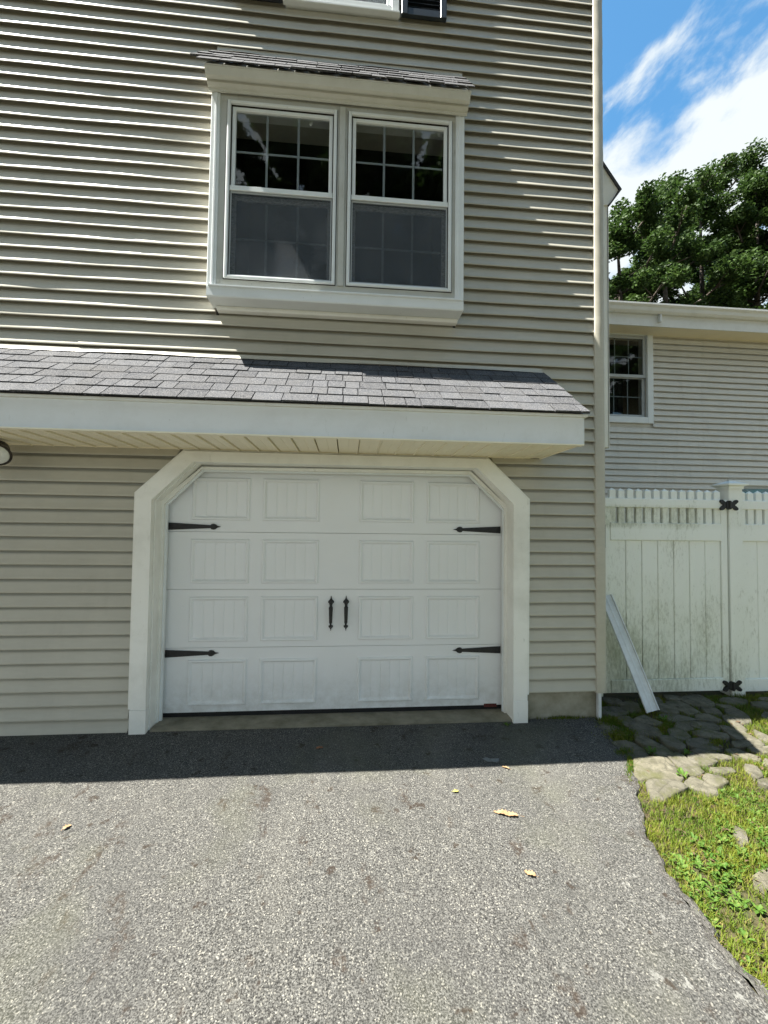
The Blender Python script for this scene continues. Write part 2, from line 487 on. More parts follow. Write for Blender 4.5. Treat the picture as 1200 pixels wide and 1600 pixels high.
# dark crumbled lip of the driveway
ev = []; ef = []
ey = list(np.linspace(-4.2, -.02, 130))
rnd = random.Random(5)
for i, y in enumerate(ey):
    x = edge_x(y); w_ = .02 + .02 * rnd.random() + (.03 if y < -1.4 else 0)
    ev += [(x - .012, y, gz(x, y) + .004), (x + w_ * .5, y, gz(x, y) - .004), (x + w_, y, gz(x, y) - .032)]
for i in range(len(ey) - 1):
    for k in (0, 1): ef.append((i * 3 + k, i * 3 + k + 1, i * 3 + k + 4, i * 3 + k + 3))
tag(mesh('driveway_edge', ev, ef, 'asphalt_edge'), kind='structure')
# threshold slab
b = B(); b.box(-1.405, 1.325, -.022, .5, -.10, 0.0)
tag(b.build('concrete_threshold', 'concrete'), kind='structure')

# ------------------------------------------------------------------ the garage house
house = empty('house', (0, 0, 0), 'beige vinyl sided house with white garage door, small pent roof and boxed double window', 'house')
PROF = [(.09, .0166), (.0, .0170), (-.005, .0180), (.0, .0190), (.05, .0190), (.13, .0180), (.23, .0142), (.45, .0078), (.68, .0030), (.83, .0010), (.87, -.010), (1.20, -.0125)]
def plank_mesh(x0, x1, z0, h, seed, yb=0.0, wav=1.0, x1top=None, x0top=None):
    r_ = random.Random(seed)
    n = max(2, int((x1 - x0) / .14) + 1)
    ph = [r_.uniform(0, 6.3) for _ in range(6)]; am = [r_.uniform(.3, 1) for _ in range(3)]
    V = []; F = []; k = len(PROF)
    for i in range(n):
        u = i / (n - 1)
        x = x0 + (x1 - x0) * u
        d = wav * (.0011 * am[0] * math.sin(x * 2.1 + ph[0]) + .0008 * am[1] * math.sin(x * 5.3 + ph[1]) + .0004 * math.sin(x * 11 + ph[2]))
        s = wav * (.0016 * math.sin(x * 1.7 + ph[3]) + .0009 * math.sin(x * 4.6 + ph[4]))
        for f, dep in PROF:
            kk = 1 - min(1, f)
            xx = x
            if x1top is not None and i == n - 1: xx = x1 + (x1top - x1) * min(1, f)
            if x0top is not None and i == 0: xx = x0 + (x0top - x0) * min(1, f)
            V.append((xx, yb - dep - d * kk, z0 + f * h + s * kk))
    for i in range(n - 1):
        for j in range(k - 1):
            F.append((i * k + j, (i + 1) * k + j, (i + 1) * k + j + 1, i * k + j + 1))
    return V, F
wall = B()
wall.box(-4.5, -1.50, .018, .2, -.05, 2.3)
wall.box(1.39, 2.05, .018, .2, .19, 2.3)
wall.box(-1.52, 1.40, .018, .2, 2.03, 2.3)
wall.prism_y([(-1.52, 1.72), (-1.18, 2.03), (-1.52, 2.03)], .018, .2)
wall.prism_y([(1.40, 1.72), (1.40, 2.03), (1.07, 2.03)], .018, .2)
wall.box(-4.5, 2.05, .018, .2, 2.3, 3.12)
wall.box(-4.5, -1.0, .018, .2, 3.12, 5.2); wall.box(.83, 2.05, .018, .2, 3.12, 5.2)
wall.box(-1.0, .83, .018, .2, 4.70, 5.2)
wall.box(-4.5, -.5, .018, .2, 5.2, 7.6); wall.box(.32, 2.05, .018, .2, 5.2, 7.6); wall.box(-.5, .32, .018, .2, 5.2, 5.68)
wall.box(1.85, 2.085, .2, 3.4, .19, 7.6); wall.box(-4.5, -4.3, .2, 9, -.05, 7.6); wall.box(1.85, 2.085, 3.4, 9, .19, 7.6)
wall.box(-4.5, 2.085, 9, 9.2, -.05, 7.6)
W_ = wall.build('wall', 'siding', house)
rf = B()
rf.prism_y([(-4.7, 7.55), (-1.2, 9.4), (2.3, 7.55), (2.3, 7.68), (-1.2, 9.55), (-4.7, 7.68)], -.01, 9.3)
rf.prism_y([(-4.5, 7.6), (2.08, 7.6), (-1.2, 9.33)], .0, .15)
rf.build('roof', 'shingle', house)

# siding courses (each a plank; split at butt joints)
rs = random.Random(11)
def xr_cut(z, right):   # diagonal corners of the door casing
    zc = min(max(z, 1.73), 2.06); u = (zc - 1.73) / .33
    return (1.440 - u * .337 + .018) if right else (-1.543 + u * .337 - .018)
def add_course(z0, h, x0, x1, seed, yb=0.0, joints=(), parent=W_, mat='siding', xt0=None, xt1=None, wav=1.0):
    cuts = [x0] + [j for j in joints if x0 + .2 < j < x1 - .2] + [x1]
    for i in range(len(cuts) - 1):
        a, c_ = cuts[i], cuts[i + 1]
        V, F = plank_mesh(a, c_ + (.03 if i < len(cuts) - 2 else 0), z0, h, seed * 7 + i, yb - (.0012 if i % 2 else 0), wav,
                          xt1 if i == len(cuts) - 2 else None, xt0 if i == 0 else None)
        mesh('siding_plank', V, F, mat, parent, True)
ST = .1006
for n in range(0, 22):                                # lower left
    z0 = -.02 + .1014 * n
    if z0 > 2.04: break
    a, c_ = xr_cut(z0, False), xr_cut(z0 + .1014, False)
    add_course(z0, .1014, -4.4, a, 300 + n, xt1=c_ if c_ != a else None, wav=.7)
for n in range(0, 75):
    z0 = .205 + ST * n
    z1 = z0 + ST
    if z0 > 7.5: break
    j = ()
    jr = random.Random(900 + n // 1)
    if z0 > 2.7:
        j = {34: (-1.62,), 38: (), 47: (), 28: (-1.55,), 26: (-2.0,), 53: (-.3,), 52: (-.3, 1.15), 54: (1.15,), 43: (-1.8,), 44: (-1.8,), 30: (1.5,)}.get(n, ())
    if z0 < 2.06:
        a = xr_cut(z0, True); c_ = xr_cut(z1, True)
        add_course(z0, ST, a, 2.018, n, xt0=c_ if c_ != a else None, wav=.7)
    elif z0 < 2.80:
        if z0 > 2.70: add_course(z0, ST, -4.4, 1.58, n, joints=j)
        add_course(z0, ST, 1.58, 2.018, n + 500, wav=.6)
    elif z0 < 3.10: add_course(z0, ST, -4.4, 2.018, n, joints=j)
    elif z0 < 5.16:
        add_course(z0, ST, -4.4, -1.02, n, joints=j, wav=1.5); add_course(z0, ST, .85, 2.018, n + 500, joints=j, wav=1.4)
    elif z0 < 5.60: add_course(z0, ST, -4.4, 2.018, n, joints=j)
    else:
        add_course(z0, ST, -4.4, -.555, n, joints=j); add_course(z0, ST, .372, 2.018, n + 500, joints=j)
# corner board, slightly rippled
V = []; F = []; nz_ = 90
for i in range(nz_):
    z = .19 + (7.5 - .19) * i / (nz_ - 1)
    w_ = .0022 * math.sin(z * 31) * min(1, max(0, (z - 2.2))) + .0012 * math.sin(z * 13 + 1)
    for x, y in ((2.012, .01), (2.012, -.021), (2.017, -.026), (2.09, -.026), (2.096, -.021), (2.096, .10)):
        V.append((x, y + (w_ if y < -.02 else 0), z))
for i in range(nz_ - 1):
    for k in range(5): F.append((i * 6 + k, i * 6 + k + 1, (i + 1) * 6 + k + 1, (i + 1) * 6 + k))
mesh('corner_board', V, F, 'siding', house, True)
b = B(); b.box(1.43, 2.07, .03, .3, -.25, .215); b.build('foundation', 'foundation', house)
b = B(); b.box(-4.45, -1.5, .005, .3, -.4, -.005); b.build('foundation', 'foundation', house)
b = B(); b.box(2.035, 2.06, -.012, .02, -.03, .188); b.build('grounding_conduit', 'alum', house)

# door surround -------------------------------------------------
def band(name, outer, inner, y0, y1, mat, parent):
    for i in range(len(outer) - 1):
        b = B()
        pts = [outer[i], outer[i + 1], inner[i + 1], inner[i]]
        g = .0008
        b.prism_y(pts, y0, y1)
        o = b.build(name, mat, parent)
b = B()
CO = [(-1.537, .155), (-1.540, 1.724), (-1.211, 2.048), (1.107, 2.048), (1.437, 1.728), (1.431, .155)]
CI = [(-1.428, .155), (-1.432, 1.680), (-1.142, 1.967), (1.024, 1.972), (1.318, 1.690), (1.318, .155)]
surround = B()
surround.prism_y([(-1.40, -.01), (-1.40, 1.655), (-1.13, 1.93), (-1.13, 1.95), (-1.43, 1.68), (-1.43, -.01)], .10, .14)
surround.prism_y([(-1.13, 1.93), (1.01, 1.94), (1.01, 1.968), (-1.13, 1.95)], .10, .14)
surround.prism_y([(1.01, 1.94), (1.30, 1.66), (1.30, -.01), (1.318, -.01), (1.318, 1.69), (1.01, 1.968)], .10, .14)
SR = surround.build('door_stop', 'trim', house)
band('casing_board', CO, CI, -.045, .004, 'trim', SR)
for x0, x1 in ((-1.540, -1.424), (1.316, 1.434)):
    b = B(); b.box(x0, x1, -.049, .004, -.022, .153, .002); b.build('plinth_block', 'trim', SR)
JI = [(-1.40, -.012), (-1.404, 1.668), (-1.136, 1.936), (1.018, 1.944), (1.316, 1.672), (1.318, -.012)]
JO = [(-1.46, -.012), (-1.46, 1.72), (-1.16, 2.0), (1.04, 2.0), (1.38, 1.71), (1.38, -.012)]
CI2 = [(-1.428, -.012), (-1.432, 1.680), (-1.142, 1.967), (1.024, 1.972), (1.318, 1.690), (1.318, -.012)]
band('jamb_board', JO, [(x + (.012 if x < 0 else -.0), z) for x, z in CI2], .006, .30, 'trim', SR)
# bead along outside of casing (J-channel)
band('edge_channel', [(-1.557, .155), (-1.560, 1.732), (-1.218, 2.061), (1.114, 2.061), (1.457, 1.736), (1.450, .195)],
     [(-1.542, .155), (-1.545, 1.726), (-1.213, 2.053), (1.109, 2.053), (1.442, 1.731), (1.435, .195)], -.03, .004, 'trim', SR)
# weather strip inside the stop
band('weather_strip', [(-1.40, 0), (-1.40, 1.655), (-1.13, 1.930), (1.01, 1.940), (1.30, 1.660), (1.30, 0)],
     [(-1.384, 0), (-1.384, 1.648), (-1.122, 1.915), (1.004, 1.925), (1.292, 1.652), (1.292, 0)], .125, .145, 'window_white', SR)

# garage door ----------------------------------------------------
b = B(); b.box(-1.45, 1.38, .225, .25, .0, 2.0)
door = b.build('garage_door', 'door', house)
secs = [(.035, .5315), (.5345, .9885), (.9915, 1.4415), (1.4445, 1.985)]
cols = [(-1.222, -.768), (-.672, -.219), (.103, .556), (.660, 1.113)]
prow = [(.084, .444), (.580, .934), (1.035, 1.388), (1.535, 1.878)]
def ridge(x0, x1, z0, z1, y, w=.026, hh=.013):
    """raised stamped bead framing a recessed field with four vee grooves"""
    b = B()
    lv = [(0, 0.0), (w * .35, -hh), (w * .7, -hh), (w * 1.25, .004)]
    R4 = []
    for ins, dy in lv:
        R4.append([(x0 + ins, y + dy, z0 + ins), (x1 - ins, y + dy, z0 + ins), (x1 - ins, y + dy, z1 - ins), (x0 + ins, y + dy, z1 - ins)])
    V = [p for r4 in R4 for p in r4]; F = []
    for k in range(3):
        for i in range(4):
            j = (i + 1) % 4; F.append((k * 4 + i, k * 4 + j, k * 4 + 4 + j, k * 4 + 4 + i))
    b.add(V, F)
    ins = w * 1.25; a0, a1, c0, c1 = x0 + ins, x1 - ins, z0 + ins, z1 - ins; yy = y + .004
    gx = [a0]
    for k in range(1, 5):
        g = a0 + (a1 - a0) * k / 5; gx += [g - .0045, g, g + .0045]
    gx.append(a1)
    Vg = []; Fg = []
    for i, g in enumerate(gx):
        dy = 0 if i % 3 != 2 else .0032
        Vg += [(g, yy + (dy if 0 < i < len(gx) - 1 else 0), c0), (g, yy + (dy if 0 < i < len(gx) - 1 else 0), c1)]
    for i in range(len(gx) - 1): Fg.append((2 * i, 2 * i + 2, 2 * i + 3, 2 * i + 1))
    b.add(Vg, Fg); return b
YD = .18
for (z0, z1), (p0, p1) in zip(secs, prow):
    b = B()
    xs_ = [-1.44] + [v for c_ in cols for v in c_] + [1.37]
    # face with openings for the stamped fields
    for i in range(len(xs_) - 1):
        xa, xb = xs_[i], xs_[i + 1]
        if i % 2 == 0: b.add([(xa, YD, z0), (xb, YD, z0), (xb, YD, z1), (xa, YD, z1)], [(0, 1, 2, 3)])
        else:
            b.add([(xa, YD, z0), (xb, YD, z0), (xb, YD, p0), (xa, YD, p0)], [(0, 1, 2, 3)])
            b.add([(xa, YD, p1), (xb, YD, p1), (xb, YD, z1), (xa, YD, z1)], [(0, 1, 2, 3)])
    b.add([(-1.44, YD, z0), (1.37, YD, z0), (1.37, YD + .045, z0 - .004), (-1.44, YD + .045, z0 - .004)], [(0, 3, 2, 1)])
    b.add([(-1.44, YD, z1), (1.37, YD, z1), (1.37, YD + .045, z1), (-1.44, YD + .045, z1)], [(0, 1, 2, 3)])
    b.build('door_section', 'door', door)
    for xa, xb in cols:
        ridge(xa, xb, p0, p1, YD).build('stamped_panel', 'door', door)
b = B(); b.box(-1.43, 1.36, .185, .23, .0, .033); b.build('bottom_seal', 'rubber', door)
def strap(x, z, s):
    L = .405
    pts = [(0, -.029), (L * .80, -.0125), (L * .82, -.021), (L * .86, -.0235), (L * .90, -.018), (L * .93, -.007), (L, 0), (L * .93, .007), (L * .90, .018), (L * .86, .0235), (L * .82, .021), (L * .80, .0125), (0, .029)]
    b = B(); b.prism_y([(x + s * px, z + pz) for px, pz in pts], YD - .010, YD - .001)
    for q in (.03, L * .45, L * .86): b.box(x + s * q - .006, x + s * q + .006, YD - .014, YD - .0101, z - .006, z + .006, .002)
    b.build('strap_hinge', 'black', door)
for x, z, s in ((-1.397, 1.485, 1), (-1.39, .492, 1), (1.290, 1.485, -1), (1.292, .488, -1)): strap(x, z, s)
def pull(x, z0, z1):
    b = B(); H = z1 - z0
    def sp(zc, r, up_):
        p = [(-.35, 0), (-.25, .95), (0, 1.05), (.25, .85), (.55, .35), (1, .12), (1.25, .1)]
        P = [(x + r * .62 * w_, zc + up_ * r * t_) for t_, w_ in p]; Q = [(x - r * .62 * w_, zc + up_ * r * t_) for t_, w_ in p][::-1]
        b.prism_y(P + Q, YD - .009, YD - .001)
    sp(z1 - .05, .037, 1); sp(z0 + .038, .028, -1)
    path = [(x, YD - .008, z1 - .045), (x, YD - .035, z1 - .06), (x, YD - .045, z1 - .09), (x, YD - .045, z0 + .075), (x, YD - .034, z0 + .048), (x, YD - .008, z0 + .034)]
    b.tube(path, [.014, .0155, .0165, .0125, .010, .010], 8)
    b.build('pull_handle', 'black', door)
pull(-.114, .655, .94); pull(.007, .655, .94)
b = B(); b.box(1.155, 1.262, .176, .1795, .020, .046); b.build('warning_tag', 'red_tag', door)

# pent roof over the garage ---------------------------------------
PX0, PX1 = -4.2, 1.585
deck = B()
deck.prism_x([(.0, 2.765), (-.622, 2.262), (-.622, 2.245), (-.60, 2.235), (0, 2.235)], PX0, PX1 - .02)
pent = deck.build('pent_roof', 'fascia', house)
b = B(); b.box(PX0, PX1 - .025, -.622, -.60, 2.060, 2.244, .003); b.build('fascia_board', 'fascia', pent)
b = B(); b.box(PX0, PX1, -.634, -.600, 2.2445, 2.262); b.build('drip_edge', 'trim', pent)
b = B(); b.prism_x([(-.5995, 2.070), (-.012, 2.070), (-.012, 2.752), (-.5995, 2.272)], PX1 - .0195, PX1 - .003)
b.build('end_panel', 'fascia', pent)
b = B(); b.prism_x([(-.645, 2.0605), (-.60, 2.0605), (-.60, 2.052), (-.645, 2.052)], PX0, PX1 - .03)
b.build('fascia_lip', 'soffit', pent)
# soffit panels, each with a slot and a raised rib
x = PX1 - .03; k = 0
while x > -2.9:
    b = B(); w_ = .1475
    b.prism_y([(x - w_, 2.074), (x - w_ + .004, 2.068), (x - w_ * .52, 2.069), (x - w_ * .5, 2.0665), (x - w_ * .48, 2.069), (x - .012, 2.068), (x - .011, 2.058), (x - .005, 2.058), (x - .005, 2.080), (x - w_, 2.080)], -.599, -.014)
    b.build('soffit_panel', 'soffit', pent)
    x -= w_; k += 1
b = B(); b.box(PX0, PX1 - .12, -.03, .0, 2.063, 2.078); b.build('soffit_channel', 'soffit', pent)
# flashing
V, F = [], []
for i in range(60):
    x = PX0 + (PX1 - .02 - PX0) * i / 59; s = .004 * math.sin(x * 3.1) + .002 * math.sin(x * 7)
    V += [(x, -.0175, 2.80), (x, -.021 - abs(s), 2.772 + s), (x, -.03, 2.768 + s)]
for i in range(59):
    for k in (0, 1): F.append((3 * i + k, 3 * i + k + 3, 3 * i + k + 4, 3 * i + k + 1))
mesh('flashing', V, F, 'siding', pent, True)
# shingles
def shingle_mesh(w, L, th):
    me = bpy.data.meshes.new('shingle')
    b = B(); g = .003
    xs_ = [-w / 2 + g, -w / 6, w / 6, w / 2 - g]
    V = []
    rr = random.Random(int(w * 1e4))
    for x in xs_:
        e = rr.uniform(-.002, .002)
        V += [(x, -L + e, -th * .1), (x, -L + e, th), (x, .02, .0015), (x, .02, -.002)]
    F = []
    for i in range(3):
        a, c_ = i * 4, i * 4 + 4
        F += [(a, c_, c_ + 1, a + 1), (a + 1, c_ + 1, c_ + 2, a + 2), (a + 2, c_ + 2, c_ + 3, a + 3)]
    F += [(0, 1, 2, 3), (12, 15, 14, 13)]
    me.from_pydata(V, [], F); me.materials.append(M['shingle']); me.update(); return me
SH = {}
def shingle_roof(parent, x0, x1, ytop, ztop, ybot, zbot, rows, seed, wmin=.10, wmax=.25):
    r_ = random.Random(seed)
    dy, dz = ybot - ytop, zbot - ztop; L = math.hypot(dy, dz) / rows
    ang = math.atan2(dz, -dy)      # slope angle; local -y runs down the slope
    nrm = Vector((0, dz, -dy)).normalized() * (1)
    if nrm.z < 0: nrm = -nrm
    for r in range(rows):
        x = x0 - r_.uniform(0, .12)
        while x < x1 - .01:
            w = round(r_.choice((.10, .12, .14, .16, .18, .22)), 2)
            w = min(max(w, wmin), wmax)
            if x + w > x1: w = round(x1 - x, 3)
            if x1 - (x + w) < .06: w = round(x1 - x, 3)
            key = (w, round(L, 3), r_.choice((0, 1)))
            if key not in SH: SH[key] = shingle_mesh(w, L * 1.02, .0065 if key[2] else .0105)
            t_ = r / rows
            loc = Vector((x + w / 2, ytop + dy * t_, ztop + dz * t_)) + nrm * (.004 + .0006 * r)
            inst('shingle', SH[key], loc, (math.atan2(-dz, -dy) * 1.0 - .0, 0, 0), parent)
            x += w
shingle_roof(pent, -2.95, PX1 + .003, -.012, 2.762, -.655, 2.262, 6, 3)
b = B(); b.prism_x([(-.002, 2.768), (-.650, 2.264), (-.650, 2.2625), (-.002, 2.764)], PX0, PX1 + .008); b.build('shingle_field', 'shingle', pent)

# box window over the garage ---------------------------------------
YB = -.18
box = B()
# side cheeks, top, bottom
box.box(-1.028, -1.008, YB + .004, .004, 3.23, 4.70); box.box(.838, .858, YB + .004, .004, 3.23, 4.70)
box.box(-1.008, .838, YB + .01, .004, 3.16, 3.20); box.box(-1.008, .838, YB + .01, .004, 4.66, 4.70)
bw = box.build('box_window', 'trim', house)
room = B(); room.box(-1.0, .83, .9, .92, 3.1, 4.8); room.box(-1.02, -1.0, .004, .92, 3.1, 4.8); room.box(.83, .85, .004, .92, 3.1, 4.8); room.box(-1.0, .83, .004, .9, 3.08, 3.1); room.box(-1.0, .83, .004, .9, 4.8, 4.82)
room.build('dark_backing', 'interior', bw)
for x0, x1 in ((-1.034, -.972), (.795, .862)):
    b = B(); b.box(x0, x1, YB - .012, YB + .02, 3.225, 4.69, .004); b.box(x0 + .03 if x0 < 0 else x0 + .018, x0 + .045 if x0 < 0 else x0 + .033, YB - .018, YB - .01, 3.235, 4.68, .002); b.build('corner_trim', 'window_white', bw)
b = B(); b.prism_x([(YB - .012, 3.222), (YB - .024, 3.226), (YB - .024, 3.236), (YB + .03, 3.246), (YB + .03, 3.222)], -1.02, .845); b.build('sill_cap', 'window_white', bw)
b = B(); b.prism_x([(YB - .012, 3.221), (YB - .012, 3.158), (YB - .006, 3.150), (-.012, 3.152), (-.012, 3.221)], -1.034, .862); b.build('apron', 'window_white', bw)
b = B(); b.prism_x([(-.062, 3.1495), (-.064, 3.132), (-.056, 3.120), (-.004, 3.120), (-.004, 3.1495)], -1.0, .85); b.build('bottom_lip', 'trim', bw)
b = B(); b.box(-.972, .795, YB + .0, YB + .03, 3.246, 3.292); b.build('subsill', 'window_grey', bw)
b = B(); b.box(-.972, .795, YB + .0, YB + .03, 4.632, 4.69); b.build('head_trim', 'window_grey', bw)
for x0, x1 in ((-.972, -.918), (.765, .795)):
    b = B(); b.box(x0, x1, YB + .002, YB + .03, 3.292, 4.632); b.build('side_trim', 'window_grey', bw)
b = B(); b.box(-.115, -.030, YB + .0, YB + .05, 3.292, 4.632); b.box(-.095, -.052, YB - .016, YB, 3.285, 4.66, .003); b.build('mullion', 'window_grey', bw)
def frame4(x0, x1, z0, z1, w, y0, y1, bev=.003):
    b = B()
    b.box(x0, x0 + w, y0, y1, z0, z1, bev); b.box(x1 - w, x1, y0, y1, z0, z1, bev)
    b.box(x0 + w, x1 - w, y0 + .0005, y1, z0, z0 + w, bev); b.box(x0 + w, x1 - w, y0 + .0005, y1, z1 - w, z1, bev)
    return b
for u in range(2):
    x0, x1 = ((-.918, -.115), (-.030, .765))[u]
    g0, g1 = ((-.866, -.172), (.018, .700))[u]
    b = frame4(x0, x1, 3.292, 4.632, .024, YB - .018, YB + .04, .006); b.build('window_frame', 'window_white', bw)
    b = frame4(x0 + .030, x1 - .030, 3.965, 4.602, .028, YB + .006, YB + .035, .005); b.build('upper_sash', 'window_white', bw)
    b = frame4(x0 + .0245, x1 - .0245, 3.3165, 4.6075, .006, YB + .002, YB + .03, 0); b.build('gap_ring', 'gap_dark', bw)  # dark ring standing in for the shaded gap around the sashes
    b = frame4(x0 - .005, x1 + .005, 3.287, 4.637, .006, YB - .004, YB + .01, 0); b.build('gap_line', 'gap_dark', bw)  # dark outline standing in for shade where frame meets trim
    b = B(); b.box(x0 + .027, x1 - .027, YB - .006, YB + .003, 3.955, 3.992, .002); b.build('meeting_rail', 'window_white', bw)
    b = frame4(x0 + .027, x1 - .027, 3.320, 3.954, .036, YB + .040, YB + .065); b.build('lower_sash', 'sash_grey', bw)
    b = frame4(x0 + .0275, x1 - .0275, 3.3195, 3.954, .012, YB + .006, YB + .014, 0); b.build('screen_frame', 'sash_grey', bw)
    for zz0, zz1, yy in ((3.985, 4.58, YB + .024), (3.352, 3.925, YB + .054)):
        b = B(); b.box(g0 - .01, g1 + .01, yy, yy + .003, zz0 + .002, zz1 - .002); b.build('pane', 'glass', bw)
        b = B()
        for q in (1, 2):
            xm = g0 + (g1 - g0) * q / 3; b.box(xm - .008, xm + .008, yy + .006, yy + .012, zz0, zz1)
        zm = (zz0 + zz1) / 2; b.box(g0, g1, yy + .0125, yy + .018, zm - .007, zm + .007)
        b.build('grille', 'grille', bw)
    b = B(); b.box(x0 + .038, x1 - .038, YB + .009, YB + .0100, 3.330, 3.944); b.build('insect_screen', 'screen', bw)
# cornice
b = B(); b.prism_x([(-.292, 4.765), (-.302, 4.758), (-.284, 4.712), (-.270, 4.702), (-.262, 4.702), (-.262, 4.716), (-.248, 4.716), (-.244, 4.700), (-.222, 4.690), (-.208, 4.688), (-.206, 4.672), (-.199, 4.672), (-.199, 4.682), (-.19, 4.682), (-.19, 4.765)], -1.052, .878)
b.build('cornice', 'cornice', bw)
b = B(); b.prism_x([(.0, 5.175), (-.298, 4.776), (-.298, 4.765), (0, 4.765)], -1.045, .885); b.build('roof_deck', 'trim', bw)
shingle_roof(bw, -1.072, .908, -.012, 5.185, -.315, 4.775, 4, 8)
V, F = [], []
for i in range(40):
    x = -1.06 + 1.95 * i / 39; s = .009 * math.sin(x * 5.1) + .003 * math.sin(x * 13)
    V += [(x, -.010, 5.235), (x, -.013 - abs(s) * .3, 5.198 + s), (x, -.017, 5.190 + s)]
for i in range(39):
    for k in (0, 1): F.append((3 * i + k, 3 * i + k + 3, 3 * i + k + 4, 3 * i + k + 1))
mesh('flashing', V, F, 'siding', bw, True)

# upper window with shutters -----------------------------------------
uw = frame4(-.545, .360, 5.635, 7.0, .06, -.045, .03).build('window', 'window_white', house)
b = B(); b.box(-.56, .366, -.06, -.02, 5.622, 5.641, .004); b.build('sill', 'window_white', uw)
frame4(-.484, .299, 5.695, 6.34, .035, -.022, .01).build('sash', 'window_white', uw)
frame4(-.484, .299, 6.341, 6.939, .035, -.012, .02).build('sash', 'window_white', uw)
b = B(); b.box(-.45, .265, .0, .003, 5.73, 6.9); b.build('pane', 'glass', uw)
V, F = [], []
for i in range(80):
    x = -.46 + .74 * i / 79; V += [(x, .06 + .012 * math.sin(i * .9), 5.66), (x, .06 + .012 * math.sin(i * .9), 6.95)]
for i in range(79): F.append((2 * i, 2 * i + 2, 2 * i + 3, 2 * i + 1))
mesh('curtain', V, F, 'curtain', uw, True)
b = B(); b.box(-.5, .32, .5, .52, 5.6, 7); b.build('dark_backing', 'interior', uw)
def shutter(x0, x1):
    b = B(); z0, z1 = 5.632, 7.0
    b.box(x0, x0 + .05, -.052, -.018, z0, z1, .004); b.box(x1 - .05, x1, -.052, -.018, z0, z1, .004)
    for a, c_ in ((z0, z0 + .06), (6.28, 6.35), (z1 - .06, z1)): b.box(x0 + .05, x1 - .05, -.048, -.018, a, c_, .003)
    z = z0 + .07
    while z < z1 - .08:
        b.add([(x0 + .05, -.044, z), (x1 - .05, -.044, z), (x1 - .05, -.022, z + .034), (x0 + .05, -.022, z + .034)], [(0, 1, 2, 3)])
        z += .036
    b.box(x0 + .05, x1 - .05, -.022, -.018, z0, z1)
    b.build('shutter', 'shutter', house)
shutter(.380, .748); shutter(-.930, -.562)

# side bay on the far (right) face -----------------------------------
sb = B(); sb.box(2.09, 2.365, .36, 1.9, 2.25, 4.50)
SB = sb.build('side_bay', 'siding', house)
b = B(); b.box(2.325, 2.375, .345, .3595, 2.245, 4.50, .003); b.box(2.3655, 2.378, .345, .40, 2.245, 4.50); b.build('bay_corner_trim', 'trim', SB)
b = B(); b.box(2.097, 2.27, .352, .3595, 2.26, 4.46); b.build('bay_side_panel', 'siding', SB)
b = B(); b.prism_y([(2.30, 2.26), (2.325, 2.26), (2.325, 4.45), (2.30, 4.45)], .353, .3595); b.build('shadow_gap', 'gap_dark', SB)
b = B()
b.prism_y([(2.10, 4.60), (2.10, 5.18), (2.47, 4.655), (2.40, 4.535), (2.36, 4.50), (2.30, 4.50)], .335, 1.95)
b.build('bay_gable', 'trim', SB)
b = B(); b.prism_y([(2.095, 5.19), (2.095, 5.215), (2.497, 4.655), (2.385, 4.50), (2.378, 4.508), (2.472, 4.650)], .32, 1.97); b.build('bay_roof', 'shingle', SB)

# ------------------------------------------------------------------ flood lamp under the soffit
fl = empty('flood_light', (-2.42, -.20, 2.067), 'round dark bronze flood light under the eave at left', 'light')
b = B(); b.tube([(-2.44, -.2, 2.067), (-2.44, -.2, 2.045)], [.05, .045], 16); b.build('mounting_plate', 'trim', fl, True)
b = B(); b.tube([(-2.44, -.2, 2.05), (-2.44, -.19, 2.03), (-2.43, -.17, 2.0)], [.012, .012, .012], 8); b.build('swivel_arm', 'bronze', fl, True)
c0 = Vector((-2.36, -.235, 1.957)); d = Vector((.30, -.62, -.50)).normalized(); LR = 1.5
b = B(); b.tube([c0 - d * .12, c0 - d * .10, c0 - d * .04, c0 - d * .005, c0], [.035, .055, .07, .084, .086], 24); b.build('lamp_head', 'bronze', fl, True)
b = B(); b.tube([c0, c0 + d * .004, c0 + d * .0045, c0 + d * .001], [.086, .085, .075, .074], 24)
o = b.build('lamp_rim', 'bronze', fl, True)
b = B(); b.tube([c0 + d * .001, c0 + d * .010, c0 + d * .020], [.0745, .066, .03], 24); b.build('lens', 'lens', fl, True)

# ------------------------------------------------------------------ wing of the house behind the fence
YW = 3.3
wing = empty('house_wing', (6, YW, 0), 'lower beige sided rear building with white gutter, behind the white fence', 'house')
b = B(); b.box(2.10, 13, YW + .018, YW + .2, -.2, 4.95); WW = b.build('wall', 'siding_wing', wing)
nzz = 0
for n in range(0, 28):
    z0 = 1.99 + .1016 * n
    if z0 > 4.76: break
    if 3.2 < z0 < 4.86:
        add_course(z0, .1016, 5.062, 12.9, 2000 + n, YW, parent=WW, mat='siding_wing', wav=.8)
        add_course(z0, .1016, 2.12, 4.02, 2100 + n, YW, parent=WW, mat='siding_wing', wav=.8)
    elif z0 < 2.36:
        add_course(z0, .1016, 2.12, 6.38, 2200 + n, YW, parent=WW, mat='siding_wing', wav=.8)
    else: add_course(z0, .1016, 2.12, 12.9, 2300 + n, YW, parent=WW, mat='siding_wing', wav=.8)
for n in range(0, 20):
    z0 = -.05 + .102 * n
    if z0 + .1 > 1.99 + .02: break
    add_course(z0, .102, 2.12, 6.38, 2400 + n, YW, parent=WW, mat='siding_wing')
b = B(); b.box(2.10, 13, 2.97, YW + .2, 4.752, 4.765); b.build('soffit', 'soffit', wing)
b = B(); b.box(2.10, 13, 2.955, 2.9695, 4.745, 4.95); b.build('fascia_board', 'fascia', wing)
